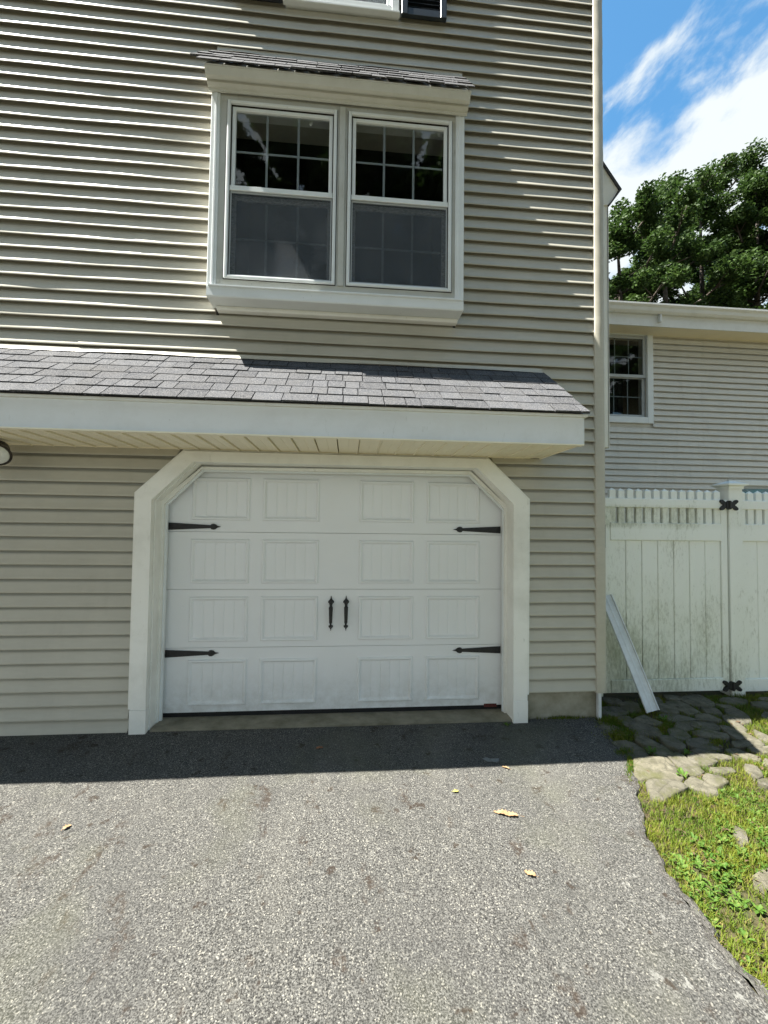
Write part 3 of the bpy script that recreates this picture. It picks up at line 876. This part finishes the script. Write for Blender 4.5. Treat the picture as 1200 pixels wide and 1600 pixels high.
b = B(); b.prism_x([(2.953, 5.055), (2.953, 4.925), (2.90, 4.925), (2.875, 4.955), (2.862, 5.00), (2.835, 5.035), (2.835, 5.06), (2.845, 5.06), (2.85, 5.04), (2.875, 5.005), (2.945, 4.94), (2.945, 5.055)], 2.10, 13)
b.build('gutter', 'fascia', wing)
b = B(); b.box(4.9, 4.93, 2.90, 2.9525, 4.8, 4.92); b.build('fascia_joint', 'fascia', wing)
b = B(); b.prism_x([(2.87, 5.06), (2.87, 5.08), (7.0, 6.55), (7.0, 6.5), (2.96, 5.0)], 2.12, 13.2); b.build('roof', 'shingle', wing)
b = B(); b.box(12.8, 13, YW + .2, 9.5, -.2, 4.95); b.box(2.2, 13, 9.5, 9.7, -.2, 4.95); b.build('back_wall', 'siding_wing', wing)
b = B(); b.prism_x([(7.0, 6.55), (11.1, 5.0), (11.1, 4.95), (7.0, 6.5)], 2.12, 13.2); b.build('roof_back_slope', 'shingle', wing)
def wing_window(x0, x1, z0, z1, ncol, cas=.105):
    w = frame4(x0, x1, z0, z1, cas, YW - .04, YW + .004, .006).build('window', 'window_white', wing)
    a0, a1, b0, b1 = x0 + cas, x1 - cas, z0 + cas, z1 - cas; zm = (b0 + b1) / 2
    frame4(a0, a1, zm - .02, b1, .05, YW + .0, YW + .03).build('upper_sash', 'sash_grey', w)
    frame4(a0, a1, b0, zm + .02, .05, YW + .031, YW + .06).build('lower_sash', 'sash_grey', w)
    for s0, s1, yy in ((zm + .03, b1 - .05, YW + .015), (b0 + .05, zm - .03, YW + .045)):
        b = B(); b.box(a0 + .05, a1 - .05, yy, yy + .003, s0, s1); b.build('pane', 'glass', w)
        b = B()
        for q in range(1, ncol): xm = a0 + .05 + (a1 - a0 - .1) * q / ncol; b.box(xm - .008, xm + .008, yy + .006, yy + .010, s0, s1)
        b.box(a0 + .05, a1 - .05, yy + .0105, yy + .014, (s0 + s1) / 2 - .008, (s0 + s1) / 2 + .008); b.build('grille', 'grille_dark', w)
    b = B(); b.box(a0, a1, YW + .6, YW + .62, b0 - .1, b1 + .1); b.build('dark_backing', 'interior', w)
# openings are cut by building the backing wall round them
bpy.data.objects.remove(WW.copy() if False else bpy.data.objects.new('tmp', None), do_unlink=True)
me = WW.data
V0 = B()
V0.box(2.10, 4.10, YW + .018, YW + .2, -.2, 4.95); V0.box(4.96, 6.45, YW + .018, YW + .2, -.2, 4.95)
V0.box(4.10, 4.96, YW + .018, YW + .2, -.2, 3.36); V0.box(4.10, 4.96, YW + .018, YW + .2, 4.76, 4.95)
V0.box(6.45, 13, YW + .018, YW + .2, 2.28, 4.95); V0.box(7.4, 13, YW + .018, YW + .2, -.2, 2.28); V0.box(6.45, 7.4, YW + .018, YW + .2, -.2, 1.0)
org = np.array(WP[WW.name])
me.clear_geometry(); me.from_pydata((np.array(V0.V) - org).tolist(), [], V0.F); me.update()
wing_window(4.015, 5.056, 3.265, 4.85, 3)
wing_window(6.38, 7.45, .92, 2.36, 3, .09)

# ------------------------------------------------------------------ fence
YF = .40
def picket_v(x, w, z0, z1, yc, th=.022):
    h = w * .42
    b = B(); b.box(x - w / 2, x + w / 2, yc - th / 2, yc + th / 2, z0, z1 - h)
    b.add([(x - w / 2, yc - th / 2, z1 - h), (x + w / 2, yc - th / 2, z1 - h), (x + w / 2, yc + th / 2, z1 - h), (x - w / 2, yc + th / 2, z1 - h), (x, yc, z1)],
          [(0, 1, 4), (1, 2, 4), (2, 3, 4), (3, 0, 4)])
    return b
def fence_panel(root, xa, xb, zb, yf, stile_l=True, stile_r=True, rw=.062, boards=7, sag=0.0):
    fr = .042
    if stile_l: b = B(); b.box(xa, xa + rw, yf - fr / 2, yf + fr / 2, zb, 1.705, .003); b.build('stile', 'fence', root)
    if stile_r: b = B(); b.box(xb - rw, xb, yf - fr / 2, yf + fr / 2, zb, 1.705, .003); b.build('stile', 'fence', root)
    ia, ib = xa + (rw if stile_l else 0), xb - (rw if stile_r else 0)
    b = B(); b.box(xa, xb, yf - .027, yf + .027, 1.706, 1.79, .004); b.build('top_rail', 'fence', root)
    b = B(); b.box(ia, ib, yf - .026, yf + .026, 1.405, 1.565, .004); b.build('middle_rail', 'fence', root)
    b = B(); b.box(ia, ib, yf - .026, yf + .026, zb, zb + .115, .004); b.build('bottom_rail', 'fence', root)
    n = int(round((ib - ia) / .0905))
    for i in range(n + 1):
        x = ia + .03 + (ib - ia - .06) * i / n
        picket_v(x, .058, 1.5655, 1.885 + random.Random(i).uniform(-.003, .003), yf, .03).build('picket', 'fence', root)
    wbd = (ib - ia) / boards
    rr = random.Random(int(xa * 100))
    for i in range(boards):
        b = B(); dy = rr.uniform(-.0015, .0015)
        b.box(ia + i * wbd + .0025, ia + (i + 1) * wbd - .0025, yf - .011 + dy, yf + .011 + dy, zb + .1155, 1.4045, .004)
        b.build('board', 'fence', root)
gate = empty('gate', (2.95, YF, 0), 'mildew-stained white vinyl gate with picket top, between house corner and fence post', 'gate')
fence_panel(gate, 2.335, 3.553, .028, YF)
post = empty('fence_post', (3.64, YF + .03, 0), 'square white vinyl post with a flat pyramid cap, right of the gate', 'fence post')
b = B(); b.box(3.568, 3.705, YF - .03, YF + .10, -.03, 1.90, .004); b.build('shaft', 'fence', post)
b = B()
cx, cy = 3.6365, YF + .035
def ring(r, z): return [(cx - r, cy - r, z), (cx + r, cy - r, z), (cx + r, cy + r, z), (cx - r, cy + r, z)]
V = ring(.074, 1.895) + ring(.074, 1.918) + ring(.100, 1.930) + ring(.100, 1.944) + ring(.02, 1.975)
F = [(0, 3, 2, 1)] + [(4 * k + i, 4 * k + (i + 1) % 4, 4 * k + 4 + (i + 1) % 4, 4 * k + 4 + i) for k in range(4) for i in range(4)] + [(16, 17, 18, 19)]
b.add(V, F); b.build('cap', 'fence', post)
hidden = empty('hinge_post', (2.25, YF, 0), 'narrow white post at the house corner holding the gate latch side', 'fence post')
b = B(); b.box(2.18, 2.325, YF - .02, YF + .10, -.03, 1.83, .004); b.build('shaft', 'fence', hidden)
b = B(); b.box(2.318, 2.34, YF - .045, YF - .02, 1.33, 1.545, .002); b.box(2.318, 2.325, YF - .06, YF - .045, 1.43, 1.46); b.build('latch', 'black', hidden)
fence = empty('fence', (4.8, YF, 0), 'clean white vinyl fence panel with picket top, right of the post', 'fence')
fence_panel(fence, 3.707, 5.9, .006, YF + .02, False, True, boards=12)
# ornate gate hinges: hub with four leaf-shaped lobes
def hinge(x, z):
    b = B(); y = YF - .034
    def lobe(cx_, cz_, rx, rz, a):
        pts = []
        for k in range(12):
            th = 2 * math.pi * k / 12; px, pz = rx * math.cos(th), rz * math.sin(th)
            pts.append((cx_ + px * math.cos(a) - pz * math.sin(a), cz_ + px * math.sin(a) + pz * math.cos(a)))
        return pts
    b.prism_y(lobe(x, z, .034, .042, 0), y - .012, y + .012)
    for sx in (-1, 1):
        b.prism_y(lobe(x + sx * .035, z, .024, .030, 0), y - .008, y + .010)
        for sz in (-1, 1):
            b.prism_y(lobe(x + sx * .062, z + sz * .026, .030, .019, sx * sz * .7), y - .006, y + .0095)
            b.prism_y(lobe(x + sx * .078, z + sz * .034, .012, .014, 0), y - .009, y + .009)
    b.tube([(x, y - .014, z - .04), (x, y - .014, z + .04)], [.009, .009], 8)
    b.build('butterfly_hinge', 'black', gate)
hinge(3.560, 1.742); hinge(3.566, .072)

# leaning aluminium channel ---------------------------------------------
p1 = Vector((2.325, .345, .905)); p0 = Vector((2.525, .03, .012))
ax = (p1 - p0).normalized(); side = Vector((1, -.08, 0)); side = (side - ax * side.dot(ax)).normalized(); nr = side.cross(ax).normalized()
if nr.y > 0: nr = -nr
prof = [(-.056, .0), (-.056, .016), (-.049, .018), (-.047, .003), (-.012, .003), (0, .007), (.012, .003), (.047, .003), (.049, .018), (.056, .016), (.056, .0)]
V = []; F = []; K = len(prof); NS = 8
for i in range(NS):
    u = i / (NS - 1); base = p0.lerp(p1, u) + nr * (.006 * math.sin(u * 3.1))
    for a, c_ in prof: V.append(tuple(base + side * a + nr * c_))
for i in range(NS - 1):
    for k in range(K): F.append((i * K + k, i * K + (k + 1) % K, (i + 1) * K + (k + 1) % K, (i + 1) * K + k))
F += [tuple(range(K)), tuple(range((NS - 1) * K, NS * K))[::-1]]
tag(mesh('metal_channel', V, F, 'alum'), 'bent aluminium channel offcut leaning against the gate', 'metal strip')

# ------------------------------------------------------------------ cobble apron
def unp(px, py):
    """fixed list of stone outlines was measured on the ground plane; see ST_"""
    r = fw + rt2 * ((px - 600) / 663) - up2 * ((py - 800) / 663)
    z = 0.0
    for _ in range(6):
        t_ = (z - 1.5) / r.z; X, Y_ = r.x * t_, -3.3 + r.y * t_; z = gz(X, Y_)
    return X, Y_
ST_ = """385,760 470,755 560,762 640,860 620,885 500,855 440,865 390,850
580,735 640,720 700,745 785,820 740,845 690,835
460,900 490,880 600,890 680,930 600,960 540,990 480,970
690,900 730,865 860,930 880,960 820,960 700,915
820,835 900,855 950,890 870,915 800,865
735,700 800,690 960,730 920,750 800,735
950,690 1000,685 1140,730 1130,750 1000,725
845,800 960,790 990,820 920,835 850,820
1060,780 1130,790 1165,850 1120,860 1060,810
940,440 1000,435 1075,480 1080,510 1040,520 950,470
925,480 960,485 1060,550 1010,560 930,500
1020,565 1060,575 1170,650 1120,670 1040,600
1080,670 1200,670 1260,700 1200,710 1110,700
1140,880 1200,870 1260,900 1200,920 1150,900
1110,560 1200,600 1230,650 1140,610
275,400 330,385 380,400 400,440 320,440
150,425 260,420 320,450 270,470 160,460
370,500 430,480 530,520 500,535 400,525
340,535 390,525 500,560 520,600 400,590 350,560
370,590 420,600 520,650 430,660 380,630
245,650 320,640 410,680 450,740 380,750 300,700
140,510 200,520 350,580 260,590 150,550
500,410 570,405 640,450 600,460 505,440
570,385 660,380 760,450 690,460 600,420
655,365 740,355 850,395 850,415 730,410
530,465 640,470 740,500 620,510 560,500
580,565 640,560 715,605 660,620 600,600
520,610 590,605 680,665 640,690 570,660
480,670 540,655 600,700 560,730 490,720
745,580 820,570 930,590 940,615 840,615 760,600
710,625 780,610 890,650 900,670 820,690 720,660
720,515 850,520 900,550 860,570 740,550
750,470 830,470 900,508 850,515 770,500
790,430 870,430 910,465 820,458
900,540 960,545 1060,600 1000,620 930,570
980,635 1080,640 1110,660 1000,670
640,515 700,520 730,560 680,565 620,540
700,715 780,708 870,765 800,785 720,755
870,400 960,410 1010,432 930,428
250,480 330,480 365,515 330,545 260,500
160,360 260,370 290,400 200,400
440,360 520,365 540,400 480,400
550,345 640,345 660,372 575,375
690,340 760,338 830,370 780,378
1180,450 1260,480 1230,500 1160,475
1180,740 1260,760 1240,790 1170,775"""
STN = [[(900 + float(a.split(',')[0]) / 4, 1000 + float(a.split(',')[1]) / 4) for a in ln.split()] for ln in ST_.split('\n')]
b = B()
apron = grid('stone_apron', list(np.linspace(0, 1, 24)), list(np.linspace(-1.05, .36, 24)), lambda x, y: gz(x, y) - .022 + .004 * math.sin(x * 31) * math.sin(y * 27), 'soil',
             xmap=lambda u, y: edge_x(min(y, .02)) + .02 + u * (4.6 - edge_x(min(y, .02))))
stone_xy = []
def add_stone(P, seed):
    r_ = random.Random(seed)
    c = np.mean(P, axis=0)
    # densify and roughen the outline
    Q = []
    for i in range(len(P)):
        a, d_ = np.array(P[i]), np.array(P[(i + 1) % len(P)])
        for u in (0, .5):
            q = a + (d_ - a) * u; q = c + (q - c) * (1.28 + r_.uniform(-.09, .08)); Q.append(q)
    Q = np.array(Q); Q = (Q + .14 * (np.roll(Q, 1, 0) + np.roll(Q, -1, 0))) / 1.28
    n = len(Q); h = r_.uniform(.006, .018) if seed < 300 else -.004; tx, ty = r_.uniform(-.05, .05), r_.uniform(-.05, .05)
    V = []
    for s, dz in ((1.0, -.05), (1.0, h * .55), (.955, h * .95), (.75, h * 1.0), (.35, h * 1.02)):
        for q in Q:
            X = c + (q - c) * s
            V.append((X[0], X[1], gz(X[0], X[1]) - .006 + dz + ((X[0] - c[0]) * tx + (X[1] - c[1]) * ty) + (r_.uniform(-.0045, .0035) if s < .99 else 0)))
    V.append((c[0], c[1], gz(*c) - .006 + h * 1.1))
    F = []
    for k in range(4):
        for i in range(n): F.append((k * n + i, k * n + (i + 1) % n, (k + 1) * n + (i + 1) % n, (k + 1) * n + i))
    for i in range(n): F.append((4 * n + i, 4 * n + (i + 1) % n, 5 * n))
    mesh('stone', V, F, 'stone', apron, True)
    stone_xy.append(Q)
for i, P in enumerate(STN): add_stone([unp(*p) for p in P], i)
# stones carry on past the frame, to the right
r_ = random.Random(77)
for i in range(26):
    cx_, cy_ = r_.uniform(3.3, 4.6), r_.uniform(-.85, .25)
    if any(np.hypot(*(q.mean(0) - np.array([cx_, cy_]))) < .2 for q in stone_xy): continue
    a = r_.uniform(.07, .12); bb = r_.uniform(.05, .08)
    add_stone([(cx_ + a * math.cos(th) * r_.uniform(.85, 1.1), cy_ + bb * math.sin(th) * r_.uniform(.85, 1.1)) for th in np.linspace(0, 2 * math.pi, 7)[:-1]], 100 + i)
# two stones in the lawn
for P in (((1150, 1290), (1164, 1298), (1168, 1312), (1158, 1316), (1148, 1302)), ((1180, 1368), (1200, 1356), (1224, 1372), (1206, 1386), (1186, 1382))):
    add_stone([unp(*p) for p in P], 300 + int(P[0][0]))

# ------------------------------------------------------------------ grass and weeds (uncountable)
def in_stone(x, y):
    for Q in stone_xy:
        mn, mxx = Q.min(0), Q.max(0)
        if not (mn[0] < x < mxx[0] and mn[1] < y < mxx[1]): continue
        ins = False; n = len(Q); j = n - 1
        for i in range(n):
            if (Q[i][1] > y) != (Q[j][1] > y) and x < (Q[j][0] - Q[i][0]) * (y - Q[i][1]) / (Q[j][1] - Q[i][1]) + Q[i][0]: ins = not ins
            j = i
        if ins: return True
    return False
from mathutils import noise as mn_
def dens(x, y):
    n = mn_.noise(Vector((x * 2.6, y * 2.6, 3.1))); n2 = mn_.noise(Vector((x * 7, y * 7, 9.1)))
    return n * .7 + n2 * .4
g_ = np.random.default_rng(4)
V, F = [], []
def blade(x, y, z, h, w, a, lean):
    dx, dy = math.cos(a), math.sin(a); lx, ly = lean * math.cos(a + 1.57), lean * math.sin(a + 1.57)
    n = len(V)
    V.extend([(x - dx * w, y - dy * w, z), (x + dx * w, y + dy * w, z), (x + lx * .4 + dx * w * .7, y + ly * .4 + dy * w * .7, z + h * .6), (x + lx * .4 - dx * w * .7, y + ly * .4 - dy * w * .7, z + h * .6), (x + lx, y + ly, z + h)])
    F.extend([(n, n + 1, n + 2, n + 3), (n + 3, n + 2, n + 4)])
cnt = 0
for _ in range(170000):
    # denser near the viewer's side of the lawn
    y = float(g_.uniform(-2.6, .36)); x = float(g_.uniform(1.40, 4.4))
    ex = edge_x(min(y, .02))
    if x < ex + .015: continue
    if math.hypot(x, y + 3.3) > 3.2 and g_.random() < .25: continue
    d_ = dens(x, y)
    cob = y > -.98 + .22 * math.sin(x * 3) * .5
    near_edge = x < ex + .10
    if cob and not near_edge:
        if in_stone(x, y): continue
        green = d_ > -.02 or (x > 3.05 and y > -.5) or y < -.55
        if not green and g_.random() > .12: continue
        h = g_.uniform(.015, .045)
    else:
        if in_stone(x, y): continue
        if g_.random() < (.75 if d_ < -.25 else (.3 if d_ < .0 else .0)): continue
        h = g_.uniform(.008, .033) * (1.0 + .6 * d_)
    blade(x, y, gz(x, y) - .032, h + .014, g_.uniform(.0012, .0026), g_.uniform(0, 6.3), g_.uniform(.008, .045))
    cnt += 1
    if cnt > 125000: break
o = mesh('grass', V, F, 'grass'); tag(o, 'short yellow-green grass beside the driveway and between the stones', 'grass', kind='stuff')
# broad leaved weeds as ground cover
V, F = [], []
def leaf(x, y, z, L, w, a, rise):
    dx, dy = math.cos(a), math.sin(a); n = len(V)
    P = [(0, 0, 0), (.35, .8, .6), (.35, -.8, .6), (.35, 0, .5), (.75, .75, 1.0), (.75, -.75, 1.0), (.75, 0, .85), (1, 0, .8)]
    for u, v, zz_ in P: V.append((x + dx * L * u - dy * w * v, y + dy * L * u + dx * w * v, z + rise * zz_))
    F.extend([(n, n + 3, n + 1), (n, n + 2, n + 3), (n + 1, n + 3, n + 6, n + 4), (n + 3, n + 2, n + 5, n + 6), (n + 4, n + 6, n + 7), (n + 6, n + 5, n + 7)])
def rosette(x, y, n, L, rr, z=None):
    z = gz(x, y) - .02 if z is None else z
    for k in range(n):
        leaf(x, y, z, L * rr.uniform(.6, 1.1), L * rr.uniform(.16, .28), rr.uniform(0, 6.3), L * rr.uniform(.1, .75))
rr = random.Random(21)
k = 0
while k < 4200:
    y = rr.uniform(-2.5, .2); x = rr.uniform(1.45, 4.2)
    if x < edge_x(min(y, .02)) + .05 or in_stone(x, y): continue
    if y > -.95 and dens(x, y) < .12: k += .3; continue
    if dens(x + 5, y) < -.05: k += .3; continue
    rosette(x, y, rr.randint(3, 7), rr.uniform(.012, .036), rr); k += 1
# large plantain leaves in the middle of the lawn patch
for px, py in ((1085, 1310), (1105, 1322), (1125, 1330), (1120, 1350), (1140, 1345), (1150, 1370), (1090, 1345), (1185, 1415), (1160, 1330), (1192, 1318), (1165, 1460), (1065, 1345), (1130, 1310), (1182, 1290), (1150, 1395), (1195, 1490), (1172, 1520)):
    X, Y_ = unp(px, py)
    rosette(X, Y_, rr.randint(4, 7), rr.uniform(.028, .052), rr)
o = mesh('weed_cover', V, F, 'weed'); tag(o, 'broad leaved green weeds growing through the grass', 'weeds', kind='stuff')
V2, F2 = V, F
V, F = [], []
lr = random.Random(31)
for _ in range(900):
    x, y = lr.uniform(1.45, 4.0), lr.uniform(-2.5, .3)
    if x < edge_x(min(y, .02)) + .03 or dens(x + 3, y) < -.05: continue
    z = gz(x, y) + lr.uniform(-.012, .006); a = lr.uniform(0, 6.3); L = lr.uniform(.006, .022); w_ = L * lr.uniform(.15, .5)
    n = len(V); ca, sa = math.cos(a), math.sin(a)
    V.extend([(x - ca * L, y - sa * L, z), (x - sa * w_, y + ca * w_, z + L * .4), (x + ca * L, y + sa * L, z + L * .2), (x + sa * w_, y - ca * w_, z + L * .15)]); F.append((n, n + 1, n + 2, n + 3))
tag(mesh('leaf_litter', V, F, 'litter'), 'small brown bits of dead leaf and twig scattered in the grass', 'leaf litter', kind='stuff')
def sprout(px, py, n, L, label):
    global V, F
    V, F = [], []
    X, Y_ = unp(px, py); rosette(X, Y_, n, L, random.Random(int(px)), gz(X, Y_) - .004)
    tag(mesh('weed', V, F, 'weed'), label, 'weed', 'single weeds between stones')
sprout(1018, 1176, 8, .055, 'small green weed sprouting left of the squarish sunlit stone in the shade edge')
sprout(1070, 1178, 8, .05, 'pale green weed on the shade line above the long sunlit stone')
sprout(1068, 1214, 9, .055, 'green weed in the gap right of the large lit stone beside the driveway')
sprout(1038, 1127, 12, .06, 'dark grassy weed just right of the foot of the leaning channel')
sprout(792, 1134, 10, .035, 'tiny moss tuft at the foot of the right door jamb')

# moss lumps on the shaded stones and at the foundation
V, F = [], []
mr_ = np.random.default_rng(8)
for (px, py, sx, sy, n) in ((955, 1128, 18, 6, 700), (972, 1147, 22, 8, 1000), (1040, 1132, 12, 10, 500), (975, 1175, 12, 5, 300), (925, 1112, 16, 3, 500), (880, 1122, 30, 2, 350), (984, 1198, 5, 16, 500), (1120, 1160, 10, 6, 300), (1090, 1142, 8, 8, 250)):
    for _ in range(n):
        X, Y_ = unp(px + float(mr_.normal()) * sx * .6, py + float(mr_.normal()) * sy * .6)
        blade(X, Y_, gz(X, Y_) - .012, mr_.uniform(.018, .034), mr_.uniform(.0015, .003), mr_.uniform(0, 6.3), mr_.uniform(.003, .012))
tag(mesh('moss', V, F, 'grass'), 'dark green moss and fine grass between the shaded stones', 'moss', kind='stuff')

# ------------------------------------------------------------------ fallen leaves and litter
def leaf_obj(name, x, y, L, W2, a, mat, label, cat, lobes=5, curl=.012, group=None):
    n = 2 * lobes + 3; up_, dn = [], []
    for i in range(n):
        u = i / (n - 1); env = math.sin(math.pi * min(1, u * .92 + .06)) ** .7
        w = W2 * env * (1.0 if i % 2 else .55); up_.append((u * L, w)); dn.append((u * L, -w * .9))
    V = []; F = []
    ca, sa = math.cos(a), math.sin(a); z = gz(x, y) + .006
    for i in range(n):
        for (px, py) in (up_[i], (up_[i][0], 0), dn[i]):
            V.append((x + (px - L / 2) * ca - py * sa, y + (px - L / 2) * sa + py * ca, z + curl * .6 * (abs(py) / W2) ** 1.3 + curl * .25 * math.sin(i * .9)))
    for i in range(n - 1):
        F += [(3 * i, 3 * i + 3, 3 * i + 4, 3 * i + 1), (3 * i + 1, 3 * i + 4, 3 * i + 5, 3 * i + 2)]
    # stem
    nV = len(V); s0 = Vector((x - (L / 2) * ca, y - (L / 2) * sa, z)); s1 = s0 - Vector((ca, sa, 0)) * L * .25
    V += [tuple(s0 + Vector((0, 0, .002))), tuple(s1 + Vector((-sa, ca, 0)) * .0015), tuple(s1 - Vector((-sa, ca, 0)) * .0015)]; F.append((nV, nV + 1, nV + 2))
    tag(mesh(name, V, F, mat, None, True), label, cat, group)
leaf_obj('oak_leaf', .895, -.982, .13, .026, -.35 + math.pi, 'leaf_dry', 'long tan lobed oak leaf lying on the sunlit driveway', 'leaf', 6)
leaf_obj('fallen_leaf', .666, -.788, .035, .014, .2, 'leaf_yellow', 'small yellow leaf on the driveway left of the oak leaf', 'leaf', 2, .004)
leaf_obj('fallen_leaf', .866, -1.357, .05, .020, 2.5, 'leaf_dry', 'curled pale brown leaf on the driveway nearer than the oak leaf', 'leaf', 3, .012)
leaf_obj('fallen_leaf', -1.408, -.928, .04, .016, 1.1, 'leaf_dry', 'small orange brown leaf alone on the left of the driveway', 'leaf', 2, .01)
leaf_obj('fallen_leaf', 1.046, -.588, .05, .012, 2.4, 'leaf_dry', 'narrow tan leaf on the shadow edge beside the plastic scrap', 'leaf', 2, .008)
leaf_obj('fallen_leaf', -.16, -.30, .05, .018, .4, 'leaf_brown', 'dark brown leaf in the shade before the garage door', 'leaf', 2, .008)
leaf_obj('fallen_leaf', 2.62, -1.15, .06, .025, .9, 'leaf_brown', 'curled brown leaf in the grass right of the driveway', 'leaf', 2, .01)
X, Y_ = .982, -.503
pts = [(-.055, .018), (-.03, .032), (.0, .022), (.03, .018), (.055, .012), (.045, -.012), (.025, -.034), (.0, -.026), (-.028, -.012)]
V = [(X + a, Y_ + c_, gz(X, Y_) + .004 + .004 * math.sin(i * 2.1)) for i, (a, c_) in enumerate(pts)] + [(X, Y_, gz(X, Y_) + .007)]
tag(mesh('plastic_scrap', V, [(i, (i + 1) % 9, 9) for i in range(9)], 'scrap'), 'torn flat grey scrap lying in the shade before the right jamb', 'scrap')

# ------------------------------------------------------------------ trees
def tree(x, y, top, base_z, rad_, seed, label, crown_h, nclump=70, per=430, leafs=.066, group='trees behind the rear building', dmin=None, trunk_r=.17):
    r_ = random.Random(seed); g = np.random.default_rng(seed)
    root = empty('tree', (x, y, base_z), label, 'tree', group)
    H = top - base_z
    tb = B(); path = []; rr_ = []
    for i in range(9):
        u = i / 8; path.append((x + .35 * math.sin(u * 3 + seed) * u, y + .3 * math.cos(u * 2.3 + seed) * u, base_z + H * .93 * u)); rr_.append(trunk_r * (1 - u) ** .8 + .025)
    tb.tube(path, rr_, 10)
    tb.build('trunk', 'bark', root, True)
    lb = B(); clumps = []
    cz0 = top - crown_h
    for k in range(22):
        u = .35 + .6 * k / 22
        zz_ = base_z + H * u
        if zz_ < cz0 - 1: continue
        i0 = min(7, int(u / .93 * 8)); p = Vector(path[i0]).lerp(Vector(path[min(8, i0 + 1)]), .5)
        th = k * 2.4 + r_.uniform(-.5, .5)
        v = min(1, max(.05, (zz_ - cz0 + 1) / crown_h)); R = rad_ * (math.sin(math.pi * min(.97, v * .8 + .18)) ** .6) * r_.uniform(.65, 1.05)
        e = p + Vector((math.cos(th) * R, math.sin(th) * R, R * r_.uniform(.35, .9)))
        m = p.lerp(e, .5) + Vector((r_.uniform(-.2, .2), r_.uniform(-.2, .2), -.12 * R))
        lb.tube([p, m, e], [.06 * (1.3 - u), .038, .012], 5)
        clumps += [(e, r_.uniform(.55, .95)), (m.lerp(e, .6) + Vector((r_.uniform(-.3, .3), r_.uniform(-.3, .3), .3)), r_.uniform(.45, .8))]
        for q in range(3):
            f = m.lerp(e, r_.uniform(.2, .9)) + Vector((r_.uniform(-1, 1), r_.uniform(-1, 1), r_.uniform(-.4, .9))) * R * .42
            lb.tube([m.lerp(e, .35), f], [.02, .007], 4); clumps.append((f, r_.uniform(.4, .75)))
    lb.build('limbs', 'bark', root, True)
    tp = Vector(path[-1]); clumps += [(tp + Vector((0, 0, H * .04)), .7), (tp, .8)]
    C = []; Rr = []
    for e, cr in clumps[:nclump + 20]:
        for q in range(3):
            C.append((e.x + r_.uniform(-.5, .5) * cr, e.y + r_.uniform(-.5, .5) * cr, min(top - .1, e.z + r_.uniform(-.35, .4) * cr))); Rr.append(cr * r_.uniform(.35, .65))
    C = np.array(C); Rr = np.array(Rr); n = len(C) * per // 3
    idx = g.integers(0, len(C), n); d_ = g.normal(size=(n, 3)); d_ /= np.linalg.norm(d_, axis=1)[:, None]
    P = C[idx] + d_ * (Rr[idx] * g.uniform(.15, 1, n) ** .5)[:, None] * np.array([1, 1, .8])
    a = g.normal(size=(n, 3)); a[:, 2] *= .45; a /= np.linalg.norm(a, axis=1)[:, None]
    b_ = g.normal(size=(n, 3)); b_ -= (b_ * a).sum(1)[:, None] * a; b_ /= np.linalg.norm(b_, axis=1)[:, None]
    L = g.uniform(.7, 1.35, n)[:, None] * leafs
    Vv = np.stack([P - a * L, P + b_ * L * .5, P + a * L, P - b_ * L * .5], 1).reshape(-1, 3)
    org = np.array([x, y, (cz0 + top) / 2])
    me = bpy.data.meshes.new('crown'); me.vertices.add(4 * n); me.vertices.foreach_set('co', (Vv - org).ravel())
    me.loops.add(4 * n); me.loops.foreach_set('vertex_index', np.arange(4 * n)); me.polygons.add(n)
    me.polygons.foreach_set('loop_start', np.arange(0, 4 * n, 4)); me.materials.append(M['crown']); me.update(calc_edges=True)
    o = bpy.data.objects.new('crown', me); link(o, root, org)
    return root
tree(9.7, 11, 13.1, -.1, 1.9, 1, 'lowest leafy tree, leftmost beside the house corner', 6)
tree(12.4, 12, 15.2, -.1, 2.3, 2, 'round crowned tree, second from the house corner', 7)
tree(15.0, 13, 17.0, -.1, 2.3, 3, 'broad leafy tree in the middle of the row behind the rear building', 8)
tree(15.6, 11.2, 16.1, -.1, 1.7, 4, 'tallest leafy tree, just left of the blue sky gap', 7.5)
tree(17.3, 11.5, 17.2, -.1, 2.0, 5, 'dark leafy tree at the right edge of the photo', 8.5)
tree(13.2, 15, 14.2, -.1, 2.6, 6, 'lower tree filling in behind the second crown', 7)
tree(18.0, 15, 15.4, -.1, 2.6, 7, 'low dark tree behind the tallest one', 7)
tree(10.9, 15, 13.0, -.1, 2.4, 8, 'small dark tree behind the lowest one, beside the house corner', 6.5)
# trees across the drive, behind the photographer: seen only mirrored in the panes
KIN = [tree(-1.5, -11.5, 17.0, -.9, 4.0, 11, 'tall tree straight across the driveway, mirrored in the window panes', 15, nclump=130, per=300, leafs=.19, group='trees across the driveway'),
       tree(4.5, -10.8, 16.5, -.9, 3.8, 12, 'tree across the driveway to the right, mirrored in the right panes', 14.5, nclump=130, per=300, leafs=.19, group='trees across the driveway')]
def copy_tree(src, x, y, rz, label):
    r = src.copy(); COL.objects.link(r); r.location = (x, y, -.9); r.rotation_euler = (0, 0, rz); r['label'] = label
    for ch in list(src.children):
        c_ = ch.copy(); COL.objects.link(c_); c_.parent = r
for k, x, y, rz, lb_ in ((1, -6.8, -11, 1.1, 'second tree from the left of the row across the driveway'), (0, -12.5, -11, 2.2, 'leftmost tree of the row across the driveway'),
                         (0, 10.5, -11.5, 4.0, 'second tree from the right of the row across the driveway'), (1, 16, -9, 3.0, 'rightmost tree of the row across the driveway'),
                         (1, 1.9, -12.4, 5.0, 'farther tree standing between the two mirrored ones'), (0, -9, -16, .6, 'farther tree behind the left of the row across the driveway'), (0, 7.5, -16, 1.9, 'farther tree behind the right of the row across the driveway')):
    copy_tree(KIN[k], x, y, rz, lb_)
